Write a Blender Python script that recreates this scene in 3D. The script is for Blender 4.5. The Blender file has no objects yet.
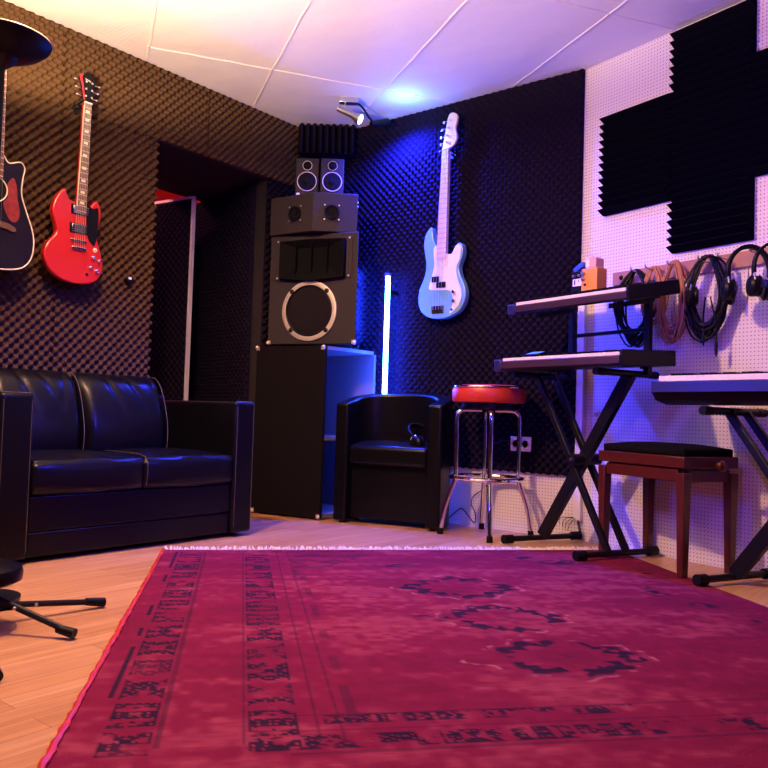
import bpy, bmesh, math, random
import numpy as np
from mathutils import Vector, Matrix
random.seed(7); RNG = np.random.default_rng(5)
SC = bpy.context.scene; COL = SC.collection
PI = math.pi
ZC = 2.39                       # ceiling height
X2 = 1.808; TH = -0.300         # where the pegboard wall turns away from the back wall, and by how much

# ------------------------------------------------------------------ materials
def mat(name, col, rough=.5, metal=0., bump=0., bscale=50., var=0., vscale=20., emit=None, estr=0., coat=0., spec=.5, sheen=0.):
    m = bpy.data.materials.new(name); m.use_nodes = True
    nt = m.node_tree; b = nt.nodes['Principled BSDF']
    b.inputs['Base Color'].default_value = (*col, 1); b.inputs['Roughness'].default_value = rough
    b.inputs['Metallic'].default_value = metal; b.inputs['Specular IOR Level'].default_value = spec
    b.inputs['Coat Weight'].default_value = coat; b.inputs['Sheen Weight'].default_value = sheen
    if emit: b.inputs['Emission Color'].default_value = (*emit, 1); b.inputs['Emission Strength'].default_value = estr
    tc = None
    if bump or var: tc = nt.nodes.new('ShaderNodeTexCoord')
    if bump:
        n = nt.nodes.new('ShaderNodeTexNoise'); n.inputs['Scale'].default_value = bscale; n.inputs['Detail'].default_value = 3
        nt.links.new(tc.outputs['Object'], n.inputs['Vector'])
        bp = nt.nodes.new('ShaderNodeBump'); bp.inputs['Strength'].default_value = bump; bp.inputs['Distance'].default_value = .01
        nt.links.new(n.outputs['Fac'], bp.inputs['Height']); nt.links.new(bp.outputs['Normal'], b.inputs['Normal'])
    if var:
        n = nt.nodes.new('ShaderNodeTexNoise'); n.inputs['Scale'].default_value = vscale; n.inputs['Detail'].default_value = 4
        nt.links.new(tc.outputs['Object'], n.inputs['Vector'])
        r = nt.nodes.new('ShaderNodeMixRGB'); r.inputs['Color1'].default_value = (*[c*(1-var) for c in col], 1)
        r.inputs['Color2'].default_value = (*[min(1, c*(1+var)) for c in col], 1)
        nt.links.new(n.outputs['Fac'], r.inputs['Fac']); nt.links.new(r.outputs['Color'], b.inputs['Base Color'])
    return m

M = dict(
 leather=mat('black_leather', (.0032,.003,.004), .31, bump=.32, bscale=11, spec=.20),
 thread=mat('tan_thread', (.11,.085,.06), .6),
 foam=mat('brown_foam', (.078,.044,.023), .95, bump=.15, bscale=300, spec=.0),
 foamb=mat('charcoal_and_shaded_foam', (.012,.009,.020), .95, bump=.15, bscale=300, spec=.0),
 wedge=mat('black_wedge_foam', (.005,.005,.008), .95, spec=.0),
 blackp=mat('black_plastic', (.0045,.0045,.006), .42, spec=.15),
 cheek=mat('blue_lit_plastic', (.020,.020,.085), .30),  # black plastic with the blue light falling on it put into its colour
 hornm=mat('black_horn', (.003,.003,.0035), .7, spec=.08),
 blackm=mat('black_painted_metal', (.006,.006,.008), .36, spec=.25),
 rubber=mat('black_rubber', (.004,.004,.0045), .5, spec=.2),
 chrome=mat('chrome', (.82,.82,.85), .12, 1.),
 steel=mat('brushed_steel', (.55,.55,.56), .35, 1.),
 carpet=mat('speaker_carpet', (.012,.010,.011), .95, bump=.6, bscale=400, spec=.0),
 cab=mat('dark_painted_cabinet', (.036,.030,.030), .6, bump=.12, bscale=250, spec=.15),
 cone=mat('speaker_cone', (.006,.006,.007), .7, spec=.1),
 raw=mat('grey_raw_panel', (.16,.15,.16), .6),
 vinyl=mat('black_leatherette', (.0035,.0035,.005), .30, bump=.2, bscale=12, spec=.20),
 alu=mat('cast_aluminium', (.72,.66,.56), .4, .6),
 grille=mat('woofer_mesh', (.020,.016,.018), .8, bump=.8, bscale=260, spec=.0),
 red=mat('cherry_red_gloss', (.50,.018,.020), .22, coat=.6),
 redvinyl=mat('red_vinyl', (.52,.035,.02), .35),
 blue=mat('pale_blue_gloss', (.17,.42,.56), .2, coat=.6),
 white=mat('white_plastic', (.80,.78,.76), .35),
 cream=mat('cream_binding', (.80,.72,.52), .4),
 maple=mat('maple_neck', (.72,.58,.40), .35),
 rose=mat('rosewood', (.10,.045,.03), .45),
 sunburst=mat('dark_sunburst_top', (.006,.004,.008), .25, coat=.08, spec=.3),
 tort=mat('red_tortoise', (.20,.02,.015), .3, var=.8, vscale=45),
 mahog=mat('mahogany', (.078,.011,.005), .3, var=.25, vscale=14, coat=.25),
 velvet=mat('black_velvet', (.005,.0045,.005), .9, bump=.3, bscale=200, spec=.05),
 keyw=mat('ivory_keys', (.86,.82,.76), .35),
 synth=mat('maroon_key_slip', (.045,.018,.028), .4),
 wood=mat('pale_wood_rail', (.36,.17,.09), .55, var=.2, vscale=12),
 tan=mat('orange_cable', (.42,.17,.045), .5),
 orange=mat('orange_enamel', (.80,.30,.05), .4),
 bluep=mat('blue_enamel', (.03,.08,.40), .4),
 pink=mat('pink_enamel', (.75,.36,.28), .5),
 trim=mat('white_painted_trim', (.75,.72,.70), .5),
 redwall=mat('red_wall', (.60,.025,.03), .7),
 plaster=mat('dark_plaster', (.03,.026,.028), .9, spec=.05),
 seam=mat('ceiling_tape', (.80,.75,.70), .7),
 tube=mat('blue_led', (.05,.2,1.), .4, emit=(.02,.075,1.), estr=260.),
 bulb=mat('warm_bulb', (1,.8,.5), .4, emit=(1.,.72,.38), estr=14.),
 lens=mat('lit_spot_lens', (1,1,1), .4, emit=(1.,.93,.85), estr=5.),
 blens=mat('blue_spot_lens', (.3,.5,1), .4, emit=(.15,.35,1.), estr=6.),
 screen=mat('small_lit_display', (.1,.3,.9), .4, emit=(.1,.3,1.), estr=.5),
 fringe=mat('cream_fringe', (.80,.74,.66), .9),
)

def nodes_of(name):
    m = bpy.data.materials.new(name); m.use_nodes = True
    nt = m.node_tree
    return m, nt, nt.nodes['Principled BSDF'], (lambda t, **k: _n(nt, t, k))
def _n(nt, t, k):
    n = nt.nodes.new(t)
    for a, v in k.items(): setattr(n, a, v)
    return n

def pegboard():
    m, nt, b, N = nodes_of('white_pegboard'); L = nt.links.new
    tc = N('ShaderNodeTexCoord'); sp = N('ShaderNodeSeparateXYZ'); L(tc.outputs['Object'], sp.inputs[0])
    sq = []
    for ax in ('X', 'Z'):
        d = N('ShaderNodeMath', operation='DIVIDE'); d.inputs[1].default_value = .0165; L(sp.outputs[ax], d.inputs[0])
        f = N('ShaderNodeMath', operation='FRACT'); L(d.outputs[0], f.inputs[0])
        s = N('ShaderNodeMath', operation='SUBTRACT'); s.inputs[1].default_value = .5; L(f.outputs[0], s.inputs[0])
        q = N('ShaderNodeMath', operation='MULTIPLY'); L(s.outputs[0], q.inputs[0]); L(s.outputs[0], q.inputs[1]); sq.append(q)
    a = N('ShaderNodeMath', operation='ADD'); L(sq[0].outputs[0], a.inputs[0]); L(sq[1].outputs[0], a.inputs[1])
    lt = N('ShaderNodeMath', operation='LESS_THAN'); lt.inputs[1].default_value = .024; L(a.outputs[0], lt.inputs[0])
    mx = N('ShaderNodeMixRGB'); mx.inputs['Color1'].default_value = (.74,.70,.67,1); mx.inputs['Color2'].default_value = (.10,.07,.07,1)
    L(lt.outputs[0], mx.inputs['Fac']); L(mx.outputs[0], b.inputs['Base Color']); b.inputs['Roughness'].default_value = .6
    return m
M['peg'] = pegboard()

def planks():
    m, nt, b, N = nodes_of('oak_parquet'); L = nt.links.new
    tc = N('ShaderNodeTexCoord'); mp = N('ShaderNodeMapping'); mp.inputs['Rotation'].default_value = (0,0,PI/2)
    L(tc.outputs['Object'], mp.inputs[0])
    br = N('ShaderNodeTexBrick'); br.offset = .37; br.offset_frequency = 2
    br.inputs['Scale'].default_value = 1; br.inputs['Brick Width'].default_value = .52; br.inputs['Row Height'].default_value = .068
    br.inputs['Mortar Size'].default_value = .0008; br.inputs['Bias'].default_value = -.1
    br.inputs['Color1'].default_value = (.50,.255,.105,1); br.inputs['Color2'].default_value = (.64,.37,.18,1); br.inputs['Mortar'].default_value = (.18,.08,.035,1)
    L(mp.outputs[0], br.inputs['Vector'])
    mp2 = N('ShaderNodeMapping'); mp2.inputs['Scale'].default_value = (40, 2.2, 1); L(tc.outputs['Object'], mp2.inputs[0])
    ns = N('ShaderNodeTexNoise'); ns.inputs['Scale'].default_value = 1.2; ns.inputs['Detail'].default_value = 5; L(mp2.outputs[0], ns.inputs['Vector'])
    cr = N('ShaderNodeValToRGB'); cr.color_ramp.elements[0].position = .3; cr.color_ramp.elements[0].color = (.62,.54,.48,1); cr.color_ramp.elements[1].position = .65
    L(ns.outputs['Fac'], cr.inputs[0])
    mx = N('ShaderNodeMixRGB', blend_type='MULTIPLY'); mx.inputs['Fac'].default_value = .8
    L(br.outputs['Color'], mx.inputs['Color1']); L(cr.outputs[0], mx.inputs['Color2']); L(mx.outputs[0], b.inputs['Base Color'])
    b.inputs['Roughness'].default_value = .33
    return m
M['floor'] = planks()

def ceil_mat():
    m, nt, b, N = nodes_of('white_corrugated_panel'); L = nt.links.new
    tc = N('ShaderNodeTexCoord'); mp = N('ShaderNodeMapping'); mp.inputs['Rotation'].default_value = (0,0,-math.radians(148.7)); L(tc.outputs['Object'], mp.inputs[0])
    w = N('ShaderNodeTexWave'); w.inputs['Scale'].default_value = 22; w.inputs['Distortion'].default_value = .3; L(mp.outputs[0], w.inputs['Vector'])
    n2 = N('ShaderNodeTexNoise'); n2.inputs['Scale'].default_value = 2.2; L(tc.outputs['Object'], n2.inputs['Vector'])
    ad = N('ShaderNodeMath', operation='MULTIPLY_ADD'); ad.inputs[1].default_value = .05; L(w.outputs['Fac'], ad.inputs[0]); L(n2.outputs['Fac'], ad.inputs[2])
    bp = N('ShaderNodeBump'); bp.inputs['Strength'].default_value = .35; bp.inputs['Distance'].default_value = .06; L(ad.outputs[0], bp.inputs['Height'])
    L(bp.outputs['Normal'], b.inputs['Normal'])
    b.inputs['Base Color'].default_value = (.78,.75,.74,1); b.inputs['Roughness'].default_value = .7
    return m
M['ceil'] = ceil_mat()

def fretboard(name, base, fret, step):
    m, nt, b, N = nodes_of(name); L = nt.links.new
    tc = N('ShaderNodeTexCoord'); sp = N('ShaderNodeSeparateXYZ'); L(tc.outputs['Object'], sp.inputs[0])
    d = N('ShaderNodeMath', operation='DIVIDE'); d.inputs[1].default_value = step; L(sp.outputs['Z'], d.inputs[0])
    f = N('ShaderNodeMath', operation='FRACT'); L(d.outputs[0], f.inputs[0])
    lt = N('ShaderNodeMath', operation='LESS_THAN'); lt.inputs[1].default_value = .13; L(f.outputs[0], lt.inputs[0])
    mx = N('ShaderNodeMixRGB'); mx.inputs['Color1'].default_value = (*base,1); mx.inputs['Color2'].default_value = (*fret,1)
    L(lt.outputs[0], mx.inputs['Fac']); L(mx.outputs[0], b.inputs['Base Color']); b.inputs['Roughness'].default_value = .4
    return m
M['fb_rose'] = fretboard('rosewood_fretboard', (.14,.055,.035), (.5,.42,.33), .026)
M['fb_maple'] = fretboard('maple_fretboard', (.74,.60,.42), (.42,.36,.28), .028)

def attr_mat():
    m, nt, b, N = nodes_of('woven_rug'); L = nt.links.new
    a = N('ShaderNodeAttribute'); a.attribute_name = 'Weave'; L(a.outputs['Color'], b.inputs['Base Color'])
    tc = N('ShaderNodeTexCoord'); n = N('ShaderNodeTexNoise'); n.inputs['Scale'].default_value = 260; L(tc.outputs['Object'], n.inputs['Vector'])
    bp = N('ShaderNodeBump'); bp.inputs['Strength'].default_value = .4; bp.inputs['Distance'].default_value = .004
    L(n.outputs['Fac'], bp.inputs['Height']); L(bp.outputs['Normal'], b.inputs['Normal'])
    b.inputs['Roughness'].default_value = .95; b.inputs['Specular IOR Level'].default_value = .15; 
    return m
M['rug'] = attr_mat()

# ------------------------------------------------------------------ mesh helpers
def crom(pts, k=5, closed=True):
    P = [Vector(p) for p in pts]; n = len(P); out = []
    for i in range(n if closed else n-1):
        g = (lambda j: P[j % n]) if closed else (lambda j: P[max(0, min(n-1, j))])
        a, b, c, d = g(i-1), g(i), g(i+1), g(i+2)
        for j in range(k):
            t = j/k
            out.append(.5*((2*b)+(c-a)*t+(2*a-5*b+4*c-d)*t*t+(3*b-a-3*c+d)*t**3))
    if not closed: out.append(P[-1])
    return [tuple(p) for p in out]

class MB:
    def __init__(s): s.v = []; s.f = []; s.mi = []
    def add(s, vs, fs, m=0):
        o = len(s.v); s.v += [tuple(v) for v in vs]; s.f += [tuple(i+o for i in f) for f in fs]; s.mi += [m]*len(fs); return s
    def box(s, x0, x1, y0, y1, z0, z1, m=0, mtx=None):
        vs = [Vector((x, y, z)) for x in (x0, x1) for y in (y0, y1) for z in (z0, z1)]
        if mtx: vs = [mtx @ v for v in vs]
        return s.add(vs, [(0,1,3,2),(4,6,7,5),(0,4,5,1),(2,3,7,6),(0,2,6,4),(1,5,7,3)], m)
    def prism(s, poly, a, b, plane='xz', m=0):
        n = len(poly); mk = (lambda p, t: (p[0], t, p[1])) if plane == 'xz' else ((lambda p, t: (p[0], p[1], t)) if plane == 'xy' else (lambda p, t: (t, p[0], p[1])))
        vs = [mk(p, a) for p in poly]+[mk(p, b) for p in poly]
        fs = [tuple(range(n)), tuple(range(2*n-1, n-1, -1))]+[(i, (i+1) % n, n+(i+1) % n, n+i) for i in range(n)]
        return s.add(vs, fs, m)
    def cyl(s, p0, p1, r0, r1=None, n=16, m=0):
        return s.tube([p0, p1], [r0, r0 if r1 is None else r1], n, m=m)
    def tube(s, pts, r, n=8, m=0, closed=False):
        P = [Vector(p) for p in pts]; k = len(P); R = r if isinstance(r, (list, tuple)) else [r]*k
        T = []
        for i in range(k):
            a = P[(i-1) % k] if (closed or i > 0) else P[i]; b = P[(i+1) % k] if (closed or i < k-1) else P[i]
            T.append((b-a).normalized() if (b-a).length > 1e-9 else Vector((0,0,1)))
        up = Vector((0,0,1)) if abs(T[0].z) < .9 else Vector((1,0,0))
        U = (up-T[0]*up.dot(T[0])).normalized(); vs = []
        for i in range(k):
            U = (U-T[i]*U.dot(T[i])).normalized(); W = T[i].cross(U)
            for j in range(n):
                a = 2*PI*j/n; vs.append(P[i]+(U*math.cos(a)+W*math.sin(a))*R[i])
        fs = []
        for i in range(k if closed else k-1):
            i2 = (i+1) % k
            for j in range(n): fs.append((i*n+j, i*n+(j+1) % n, i2*n+(j+1) % n, i2*n+j))
        if not closed: fs += [tuple(range(n-1, -1, -1)), tuple((k-1)*n+j for j in range(n))]
        return s.add(vs, fs, m)
    def lathe(s, prof, c=(0,0,0), axis=(0,0,1), n=32, m=0, close=False):
        Z = Vector(axis).normalized(); up = Vector((1,0,0)) if abs(Z.x) < .9 else Vector((0,1,0))
        U = (up-Z*up.dot(Z)).normalized(); W = Z.cross(U); c = Vector(c); vs = []; k = len(prof)
        for r, h in prof:
            for j in range(n):
                a = 2*PI*j/n; vs.append(c+Z*h+(U*math.cos(a)+W*math.sin(a))*max(r, 1e-4))
        fs = [(i*n+j, i*n+(j+1) % n, ((i+1) % k)*n+(j+1) % n, ((i+1) % k)*n+j) for i in range(k if close else k-1) for j in range(n)]
        if not close: fs += [tuple(range(n-1, -1, -1)), tuple((k-1)*n+j for j in range(n))]
        return s.add(vs, fs, m)
    def ring(s, c, R, r, axis=(0,0,1), n=32, k=8, m=0):
        return s.lathe([(R+r*math.cos(2*PI*i/k), r*math.sin(2*PI*i/k)) for i in range(k)], c, axis, n, m, close=True)
    def ball(s, c, rx, ry=None, rz=None, m=0, n=16):
        ry = ry or rx; rz = rz or rx; k = n//2
        vs = [(c[0]+rx*math.sin(PI*i/k)*math.cos(2*PI*j/n), c[1]+ry*math.sin(PI*i/k)*math.sin(2*PI*j/n), c[2]+rz*math.cos(PI*i/k)) for i in range(k+1) for j in range(n)]
        fs = [(i*n+j, i*n+(j+1) % n, (i+1)*n+(j+1) % n, (i+1)*n+j) for i in range(k) for j in range(n)]
        return s.add(vs, fs, m)
    def build(s, name, mats, parent=None, bevel=0, seg=2, angle=35, loc=None, rotz=0, sub=0):
        me = bpy.data.meshes.new(name); me.from_pydata(s.v, [], s.f)
        bm = bmesh.new(); bm.from_mesh(me)
        bmesh.ops.remove_doubles(bm, verts=bm.verts, dist=1e-6)
        bmesh.ops.recalc_face_normals(bm, faces=bm.faces)
        same = len(bm.faces) == len(s.mi)
        bm.to_mesh(me); bm.free()
        mats = mats if isinstance(mats, (list, tuple)) else [mats]
        for mm in mats: me.materials.append(M[mm] if isinstance(mm, str) else mm)
        if len(mats) > 1 and same:
            for p, i in zip(me.polygons, s.mi): p.material_index = i
        me.polygons.foreach_set('use_smooth', [True]*len(me.polygons)); me.set_sharp_from_angle(angle=math.radians(angle))
        o = bpy.data.objects.new(name, me); COL.objects.link(o)
        if parent: o.parent = parent
        if loc: o.location = loc
        if rotz: o.rotation_euler.z = rotz
        if bevel:
            b = o.modifiers.new('bevel', 'BEVEL'); b.width = bevel; b.segments = seg; b.limit_method = 'ANGLE'; b.angle_limit = math.radians(40)
        if sub:
            b = o.modifiers.new('sub', 'SUBSURF'); b.levels = sub; b.render_levels = sub
        return o

def tag(o, label, cat, group=None, kind=None):
    o['label'] = label; o['category'] = cat
    if group: o['group'] = group
    if kind: o['kind'] = kind
    return o
def thing(name, label, cat, loc=(0,0,0), rotz=0, group=None):
    o = bpy.data.objects.new(name, None); COL.objects.link(o); o.empty_display_size = .05
    o.location = loc; o.rotation_euler = (0, 0, rotz); return tag(o, label, cat, group)
def structure(o): o['kind'] = 'structure'; return o
def dup(src, loc, rotz, label):
    def cp(o, par):
        c = o.copy(); COL.objects.link(c)
        if par: c.parent = par
        for ch in list(o.children): cp(ch, c)
        return c
    r = cp(src, None); r.location = loc; r.rotation_euler = (0, 0, rotz); r['label'] = label; return r
dC = Vector((math.cos(TH), math.sin(TH), 0)); nC = Vector((-math.sin(TH), math.cos(TH), 0))
def C(s, off, z=0): p = Vector((X2,0,0))+dC*s-nC*off; p.z = z; return p   # a place s along the pegboard wall, off out from it

# ------------------------------------------------------------------ the room
o = MB().box(-2.2, 4.6, -5.2, .3, -.06, 0).build('floor', 'floor'); structure(o)
o = MB().box(-.1, 4.6, -5.2, .3, ZC, ZC+.06).build('ceiling', 'ceil'); structure(o)
XA = -.036; SE = -.48                                                    # doorway in the left wall runs from y -1.27 to SE
w = MB().box(-.12, XA, -5.0, -1.27, 0, ZC).box(-.12, XA, -1.27, SE, 2.0, ZC).box(-.12, XA, SE, 0.1, 0, ZC)
structure(w.build('wall_left', 'plaster'))
structure(MB().box(0, .80, .001, .05, 0, 2.0).build('wall_passage', 'plaster', loc=(-.89,SE+.143,0), rotz=-math.atan2(.14,.78)))
structure(MB().box(-.9, -.12, -1.33, -1.27, 0, 2.0).build('wall_passage_left', 'plaster'))
structure(MB().box(-.80, -.12, -1.33, SE+.14, 2.0, 2.06).build('trim_1', 'plaster'))
structure(MB().box(-2.0, -1.92, -2.2, .3, 0, 2.6).build('wall_far', 'redwall'))
structure(MB().box(-2.0, -.12, -2.3, -2.2, 0, 2.6).box(-2.0, -.12, .3, .4, 0, 2.6).build('wall_side', 'redwall'))
structure(MB().box(-2.0, -.13, -2.3, .4, 2.6, 2.66).build('ceiling_passage', 'plaster'))
o = MB().box(-.12, X2+.05, 0, .1, 0, ZC).build('wall_back', 'peg'); structure(o)
o = MB().box(0, 2.62, 0, .1, 0, ZC).build('wall_right', 'peg', loc=(X2,0,0), rotz=TH); structure(o)
e = C(2.6, 0)
structure(MB().box(e.x-.02, e.x+.1, -5.1, e.y+.1, 0, ZC).build('wall_side_right', 'plaster'))
structure(MB().box(-.12, e.x+.1, -5.1, -5.0, 0, ZC).build('wall_front', 'plaster'))
# ceiling seams: tape strips over the joints between the panels
ang = math.radians(148.7); d1 = Vector((math.cos(ang), math.sin(ang), 0)); d2 = Vector((-d1.y, d1.x, 0))*-1
k = 2
def inroom(p): return .02 < p.x < 4.2 and p.y < -.02 and p.y > -4.9 and (p-Vector((X2,0,0))).dot(nC) < -.02
def strip(a, d, length, wd, nm, lim=-9):
    global k
    best = None; run = []; n = int(length/.02)
    for i in range(n+1):
        p = a+d*(i*.02)
        if inroom(p) and p.dot(d2) > lim: run.append(p)
    if len(run) < 8: return
    p, q = run[0], run[-1]; nrm = Vector((-d.y, d.x, 0))*wd/2
    mid = []
    N = max(2, int((q-p).length/.1))
    pts = [p+(q-p)*i/N+nrm.normalized()*random.uniform(-.003,.003) for i in range(N+1)]
    mb = MB(); vs = []
    for z in (ZC-.0035, ZC-.0003):
        for t in pts: vs += [(t.x+nrm.x, t.y+nrm.y, z), (t.x-nrm.x, t.y-nrm.y, z)]
    m2 = 2*(N+1); fs = []
    for i in range(N):
        b = 2*i; fs += [(b,b+1,b+3,b+2), (m2+b,m2+b+2,m2+b+3,m2+b+1), (b,b+2,m2+b+2,m2+b), (b+1,m2+b+1,m2+b+3,b+3)]
    mb.add(vs, fs); structure(mb.build('trim_%d' % k, 'seam')); k += 1
for i, c in enumerate((-2.4, -1.785, -1.17, -.545, .08, .70, 1.32)):
    strip(d2*c-d1*5, d1, 10, .008, 'seam')
for v in (-3.2, -2.05, -.87, .3): strip(d1*v-d2*5, d2, 10, .009, 'seam', -1.19 if v == -.87 else -9)
# door leaf standing open in the passage, faced with foam and edged in white
dl = MB().box(-.70, 0, -.012, .012, .01, 1.916).build('door_1', 'plaster', loc=(-.50,-.65,0), rotz=math.atan2(.044,.32)); structure(dl)
MB().box(-.70, .002, -.016, .012, 1.906, 1.922).box(-.010, .002, -.016, .012, .01, 1.922).build('door_edging', 'trim', dl)

# egg-crate foam, made to a sheet's size; u runs along the wall, the face looks to -y
PITCH = .047
def foam_mesh(u0, u1, z0, z1, fm='foam', base=.004, amp=.0185, scallop=False, res=6):
    nu = max(4, int((u1-u0)/PITCH*res)); nz = max(4, int((z1-z0)/PITCH*res))
    u = np.linspace(u0, u1, nu+1); z = np.linspace(z0, z1, nz+1); U, Z = np.meshgrid(u, z)
    wv = np.cos(2*PI*U/PITCH)*np.cos(2*PI*Z/PITCH)
    Y = -(base+amp+amp*np.sign(wv)*np.abs(wv)**.8)
    if scallop: Z[0, :] += .011*(1-np.cos(2*PI*U[0, :]/PITCH))
    n1 = nu+1
    V = np.stack([U, Y, Z], -1).reshape(-1, 3)
    i = np.arange(nz)[:, None]*n1+np.arange(nu)[None, :]
    F = np.stack([i, i+1, i+1+n1, i+n1], -1).reshape(-1, 4)
    bt = np.arange(n1); rt = np.arange(nz+1)*n1+nu; tp = nz*n1+np.arange(nu, -1, -1); lf = np.arange(nz, -1, -1)*n1
    rim = np.concatenate([bt, rt[1:], tp[1:], lf[1:-1]]); nr = len(rim)
    B = V[rim].copy(); B[:, 1] = -.001
    o0 = len(V); j = np.arange(nr); j2 = (j+1) % nr
    S = np.stack([rim[j], o0+j, o0+j2, rim[j2]], -1)
    V = np.concatenate([V, B]); F = np.concatenate([F, S])
    me = bpy.data.meshes.new('foam_sheet'); me.vertices.add(len(V)); me.vertices.foreach_set('co', V.ravel().astype(np.float32))
    me.loops.add(len(F)*4); me.loops.foreach_set('vertex_index', F.ravel().astype(np.int32))
    me.polygons.add(len(F)); me.polygons.foreach_set('loop_start', (np.arange(len(F))*4).astype(np.int32))
    me.update(calc_edges=True); me.polygons.foreach_set('use_smooth', [True]*len(F)); me.materials.append(M[fm])
    return me
def foam(u0, u1, z0, z1, loc, rotz, label, group=None, **kw):
    o = bpy.data.objects.new('foam_sheet', foam_mesh(u0, u1, z0, z1, **kw)); COL.objects.link(o)
    o.location = loc; o.rotation_euler.z = rotz; return tag(o, label, 'foam', group or 'egg crate foam sheets on the walls')
A90 = PI/2
FT = ZC-.003
foam(-3.3, -1.803, .02, 2.0, (XA,0,0), A90, 'brown egg-crate foam sheet behind the dark acoustic guitar and the leather sofa')
foam(-1.8, -1.273, .02, 2.0, (XA,0,0), A90, 'brown egg-crate foam sheet between the red guitar and the doorway')
foam(-3.3, -1.803, 2.003, FT, (XA,0,0), A90, 'lamp-lit egg-crate foam strip under the ceiling, left of the red guitar headstock')
foam(-1.8, -.95, 2.003, FT, (XA,0,0), A90, 'lamp-lit egg-crate foam strip under the ceiling, right of the red guitar headstock')
foam(-.947, -.03, 2.003, FT, (XA,0,0), A90, 'egg-crate foam strip over the right half of the doorway')
foam(SE+.002, -.03, .02, 2.0, (XA,0,0), A90, 'dark egg-crate foam sheet between doorway and room corner, behind the speaker stack', fm='foamb')  # darker foam colour carries the lamp's falloff towards the corner
jl = math.hypot(.78, .14)
foam(0, jl-.02, .02, 1.99, (-.89,SE+.143,0), -math.atan2(.14,.78), 'dark egg-crate foam lining the right side of the doorway', fm='foamb')  # darker foam colour carries the shade inside the doorway
fo = foam(-.69, -.016, .05, 1.895, (-.50,-.65,0), math.atan2(.044,.32), 'dim foam facing on the open door with white edging', fm='foamb', base=.013, amp=.009)
fo.parent = dl; fo.matrix_parent_inverse = Matrix.Identity(4); fo.location = (0,0,0); fo.rotation_euler = (0,0,0)
for q in ('label', 'category', 'group'): del fo[q]
fo.name = 'door_facing'
foam(.03, .90, .31, FT, (0,0,0), 0, 'blue-lit egg-crate foam sheet behind the blue light tube', fm='foamb', scallop=True)
foam(.903, X2-.012, .31, FT, (0,0,0), 0, 'dark egg-crate foam sheet right of the blue bass, ending at the white pegboard', fm='foamb', scallop=True)
# corner bass trap: vertical-ridged foam block
bt = MB(); prof = []
a, b = Vector((.012,-.27,0)), Vector((.29,-.045,0)); dd = (b-a)/9
for i in range(9):
    p = a+dd*i; nn = Vector((.707,-.707,0)); q = p+dd*.3+nn*.0; prof += [tuple((p)[:2]), tuple((p+nn*.05+dd*.35)[:2]), tuple((p+nn*.05+dd*.65)[:2])]
prof += [tuple(b[:2]), (.012,-.045)]
bt.prism(prof, 2.20, ZC-.004, 'xy')
tag(bt.build('bass_trap', 'foamb', bevel=.004), 'ridged black corner foam block wedged under the ceiling above the small monitors', 'foam')

# dark wedge-foam cross on the pegboard
def wedge_panel(s0, s1, z0, z1, label):
    n = max(4, round((z1-z0)/.0385)); h = (z1-z0)/n; poly = [(-.0005, z0), (-.0005, z1), (-.018, z1)]
    for i in range(n):
        zt = z1-i*h; poly += [(-.058, zt-h*.45), (-.018, zt-h)]
    mb = MB(); mb.prism(poly, s0, s1, 'yz')
    tag(mb.build('wedge_foam_panel', 'wedge', loc=(X2,0,0), rotz=TH, angle=20), label, 'foam', 'dark wedge foam panels forming a cross')
wedge_panel(.130, .523, 1.605, 2.098, 'dark wedge-foam panel forming the left arm of the cross')
wedge_panel(.526, .908, 1.862, ZC-.02, 'dark wedge-foam panel at the top of the cross, reaching the ceiling')
wedge_panel(.526, .908, 1.360, 1.859, 'dark wedge-foam panel at the bottom of the cross, above the coiled cables')
wedge_panel(.911, 1.31, 1.620, 2.135, 'dark wedge-foam panel forming the right arm of the cross')

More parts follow.
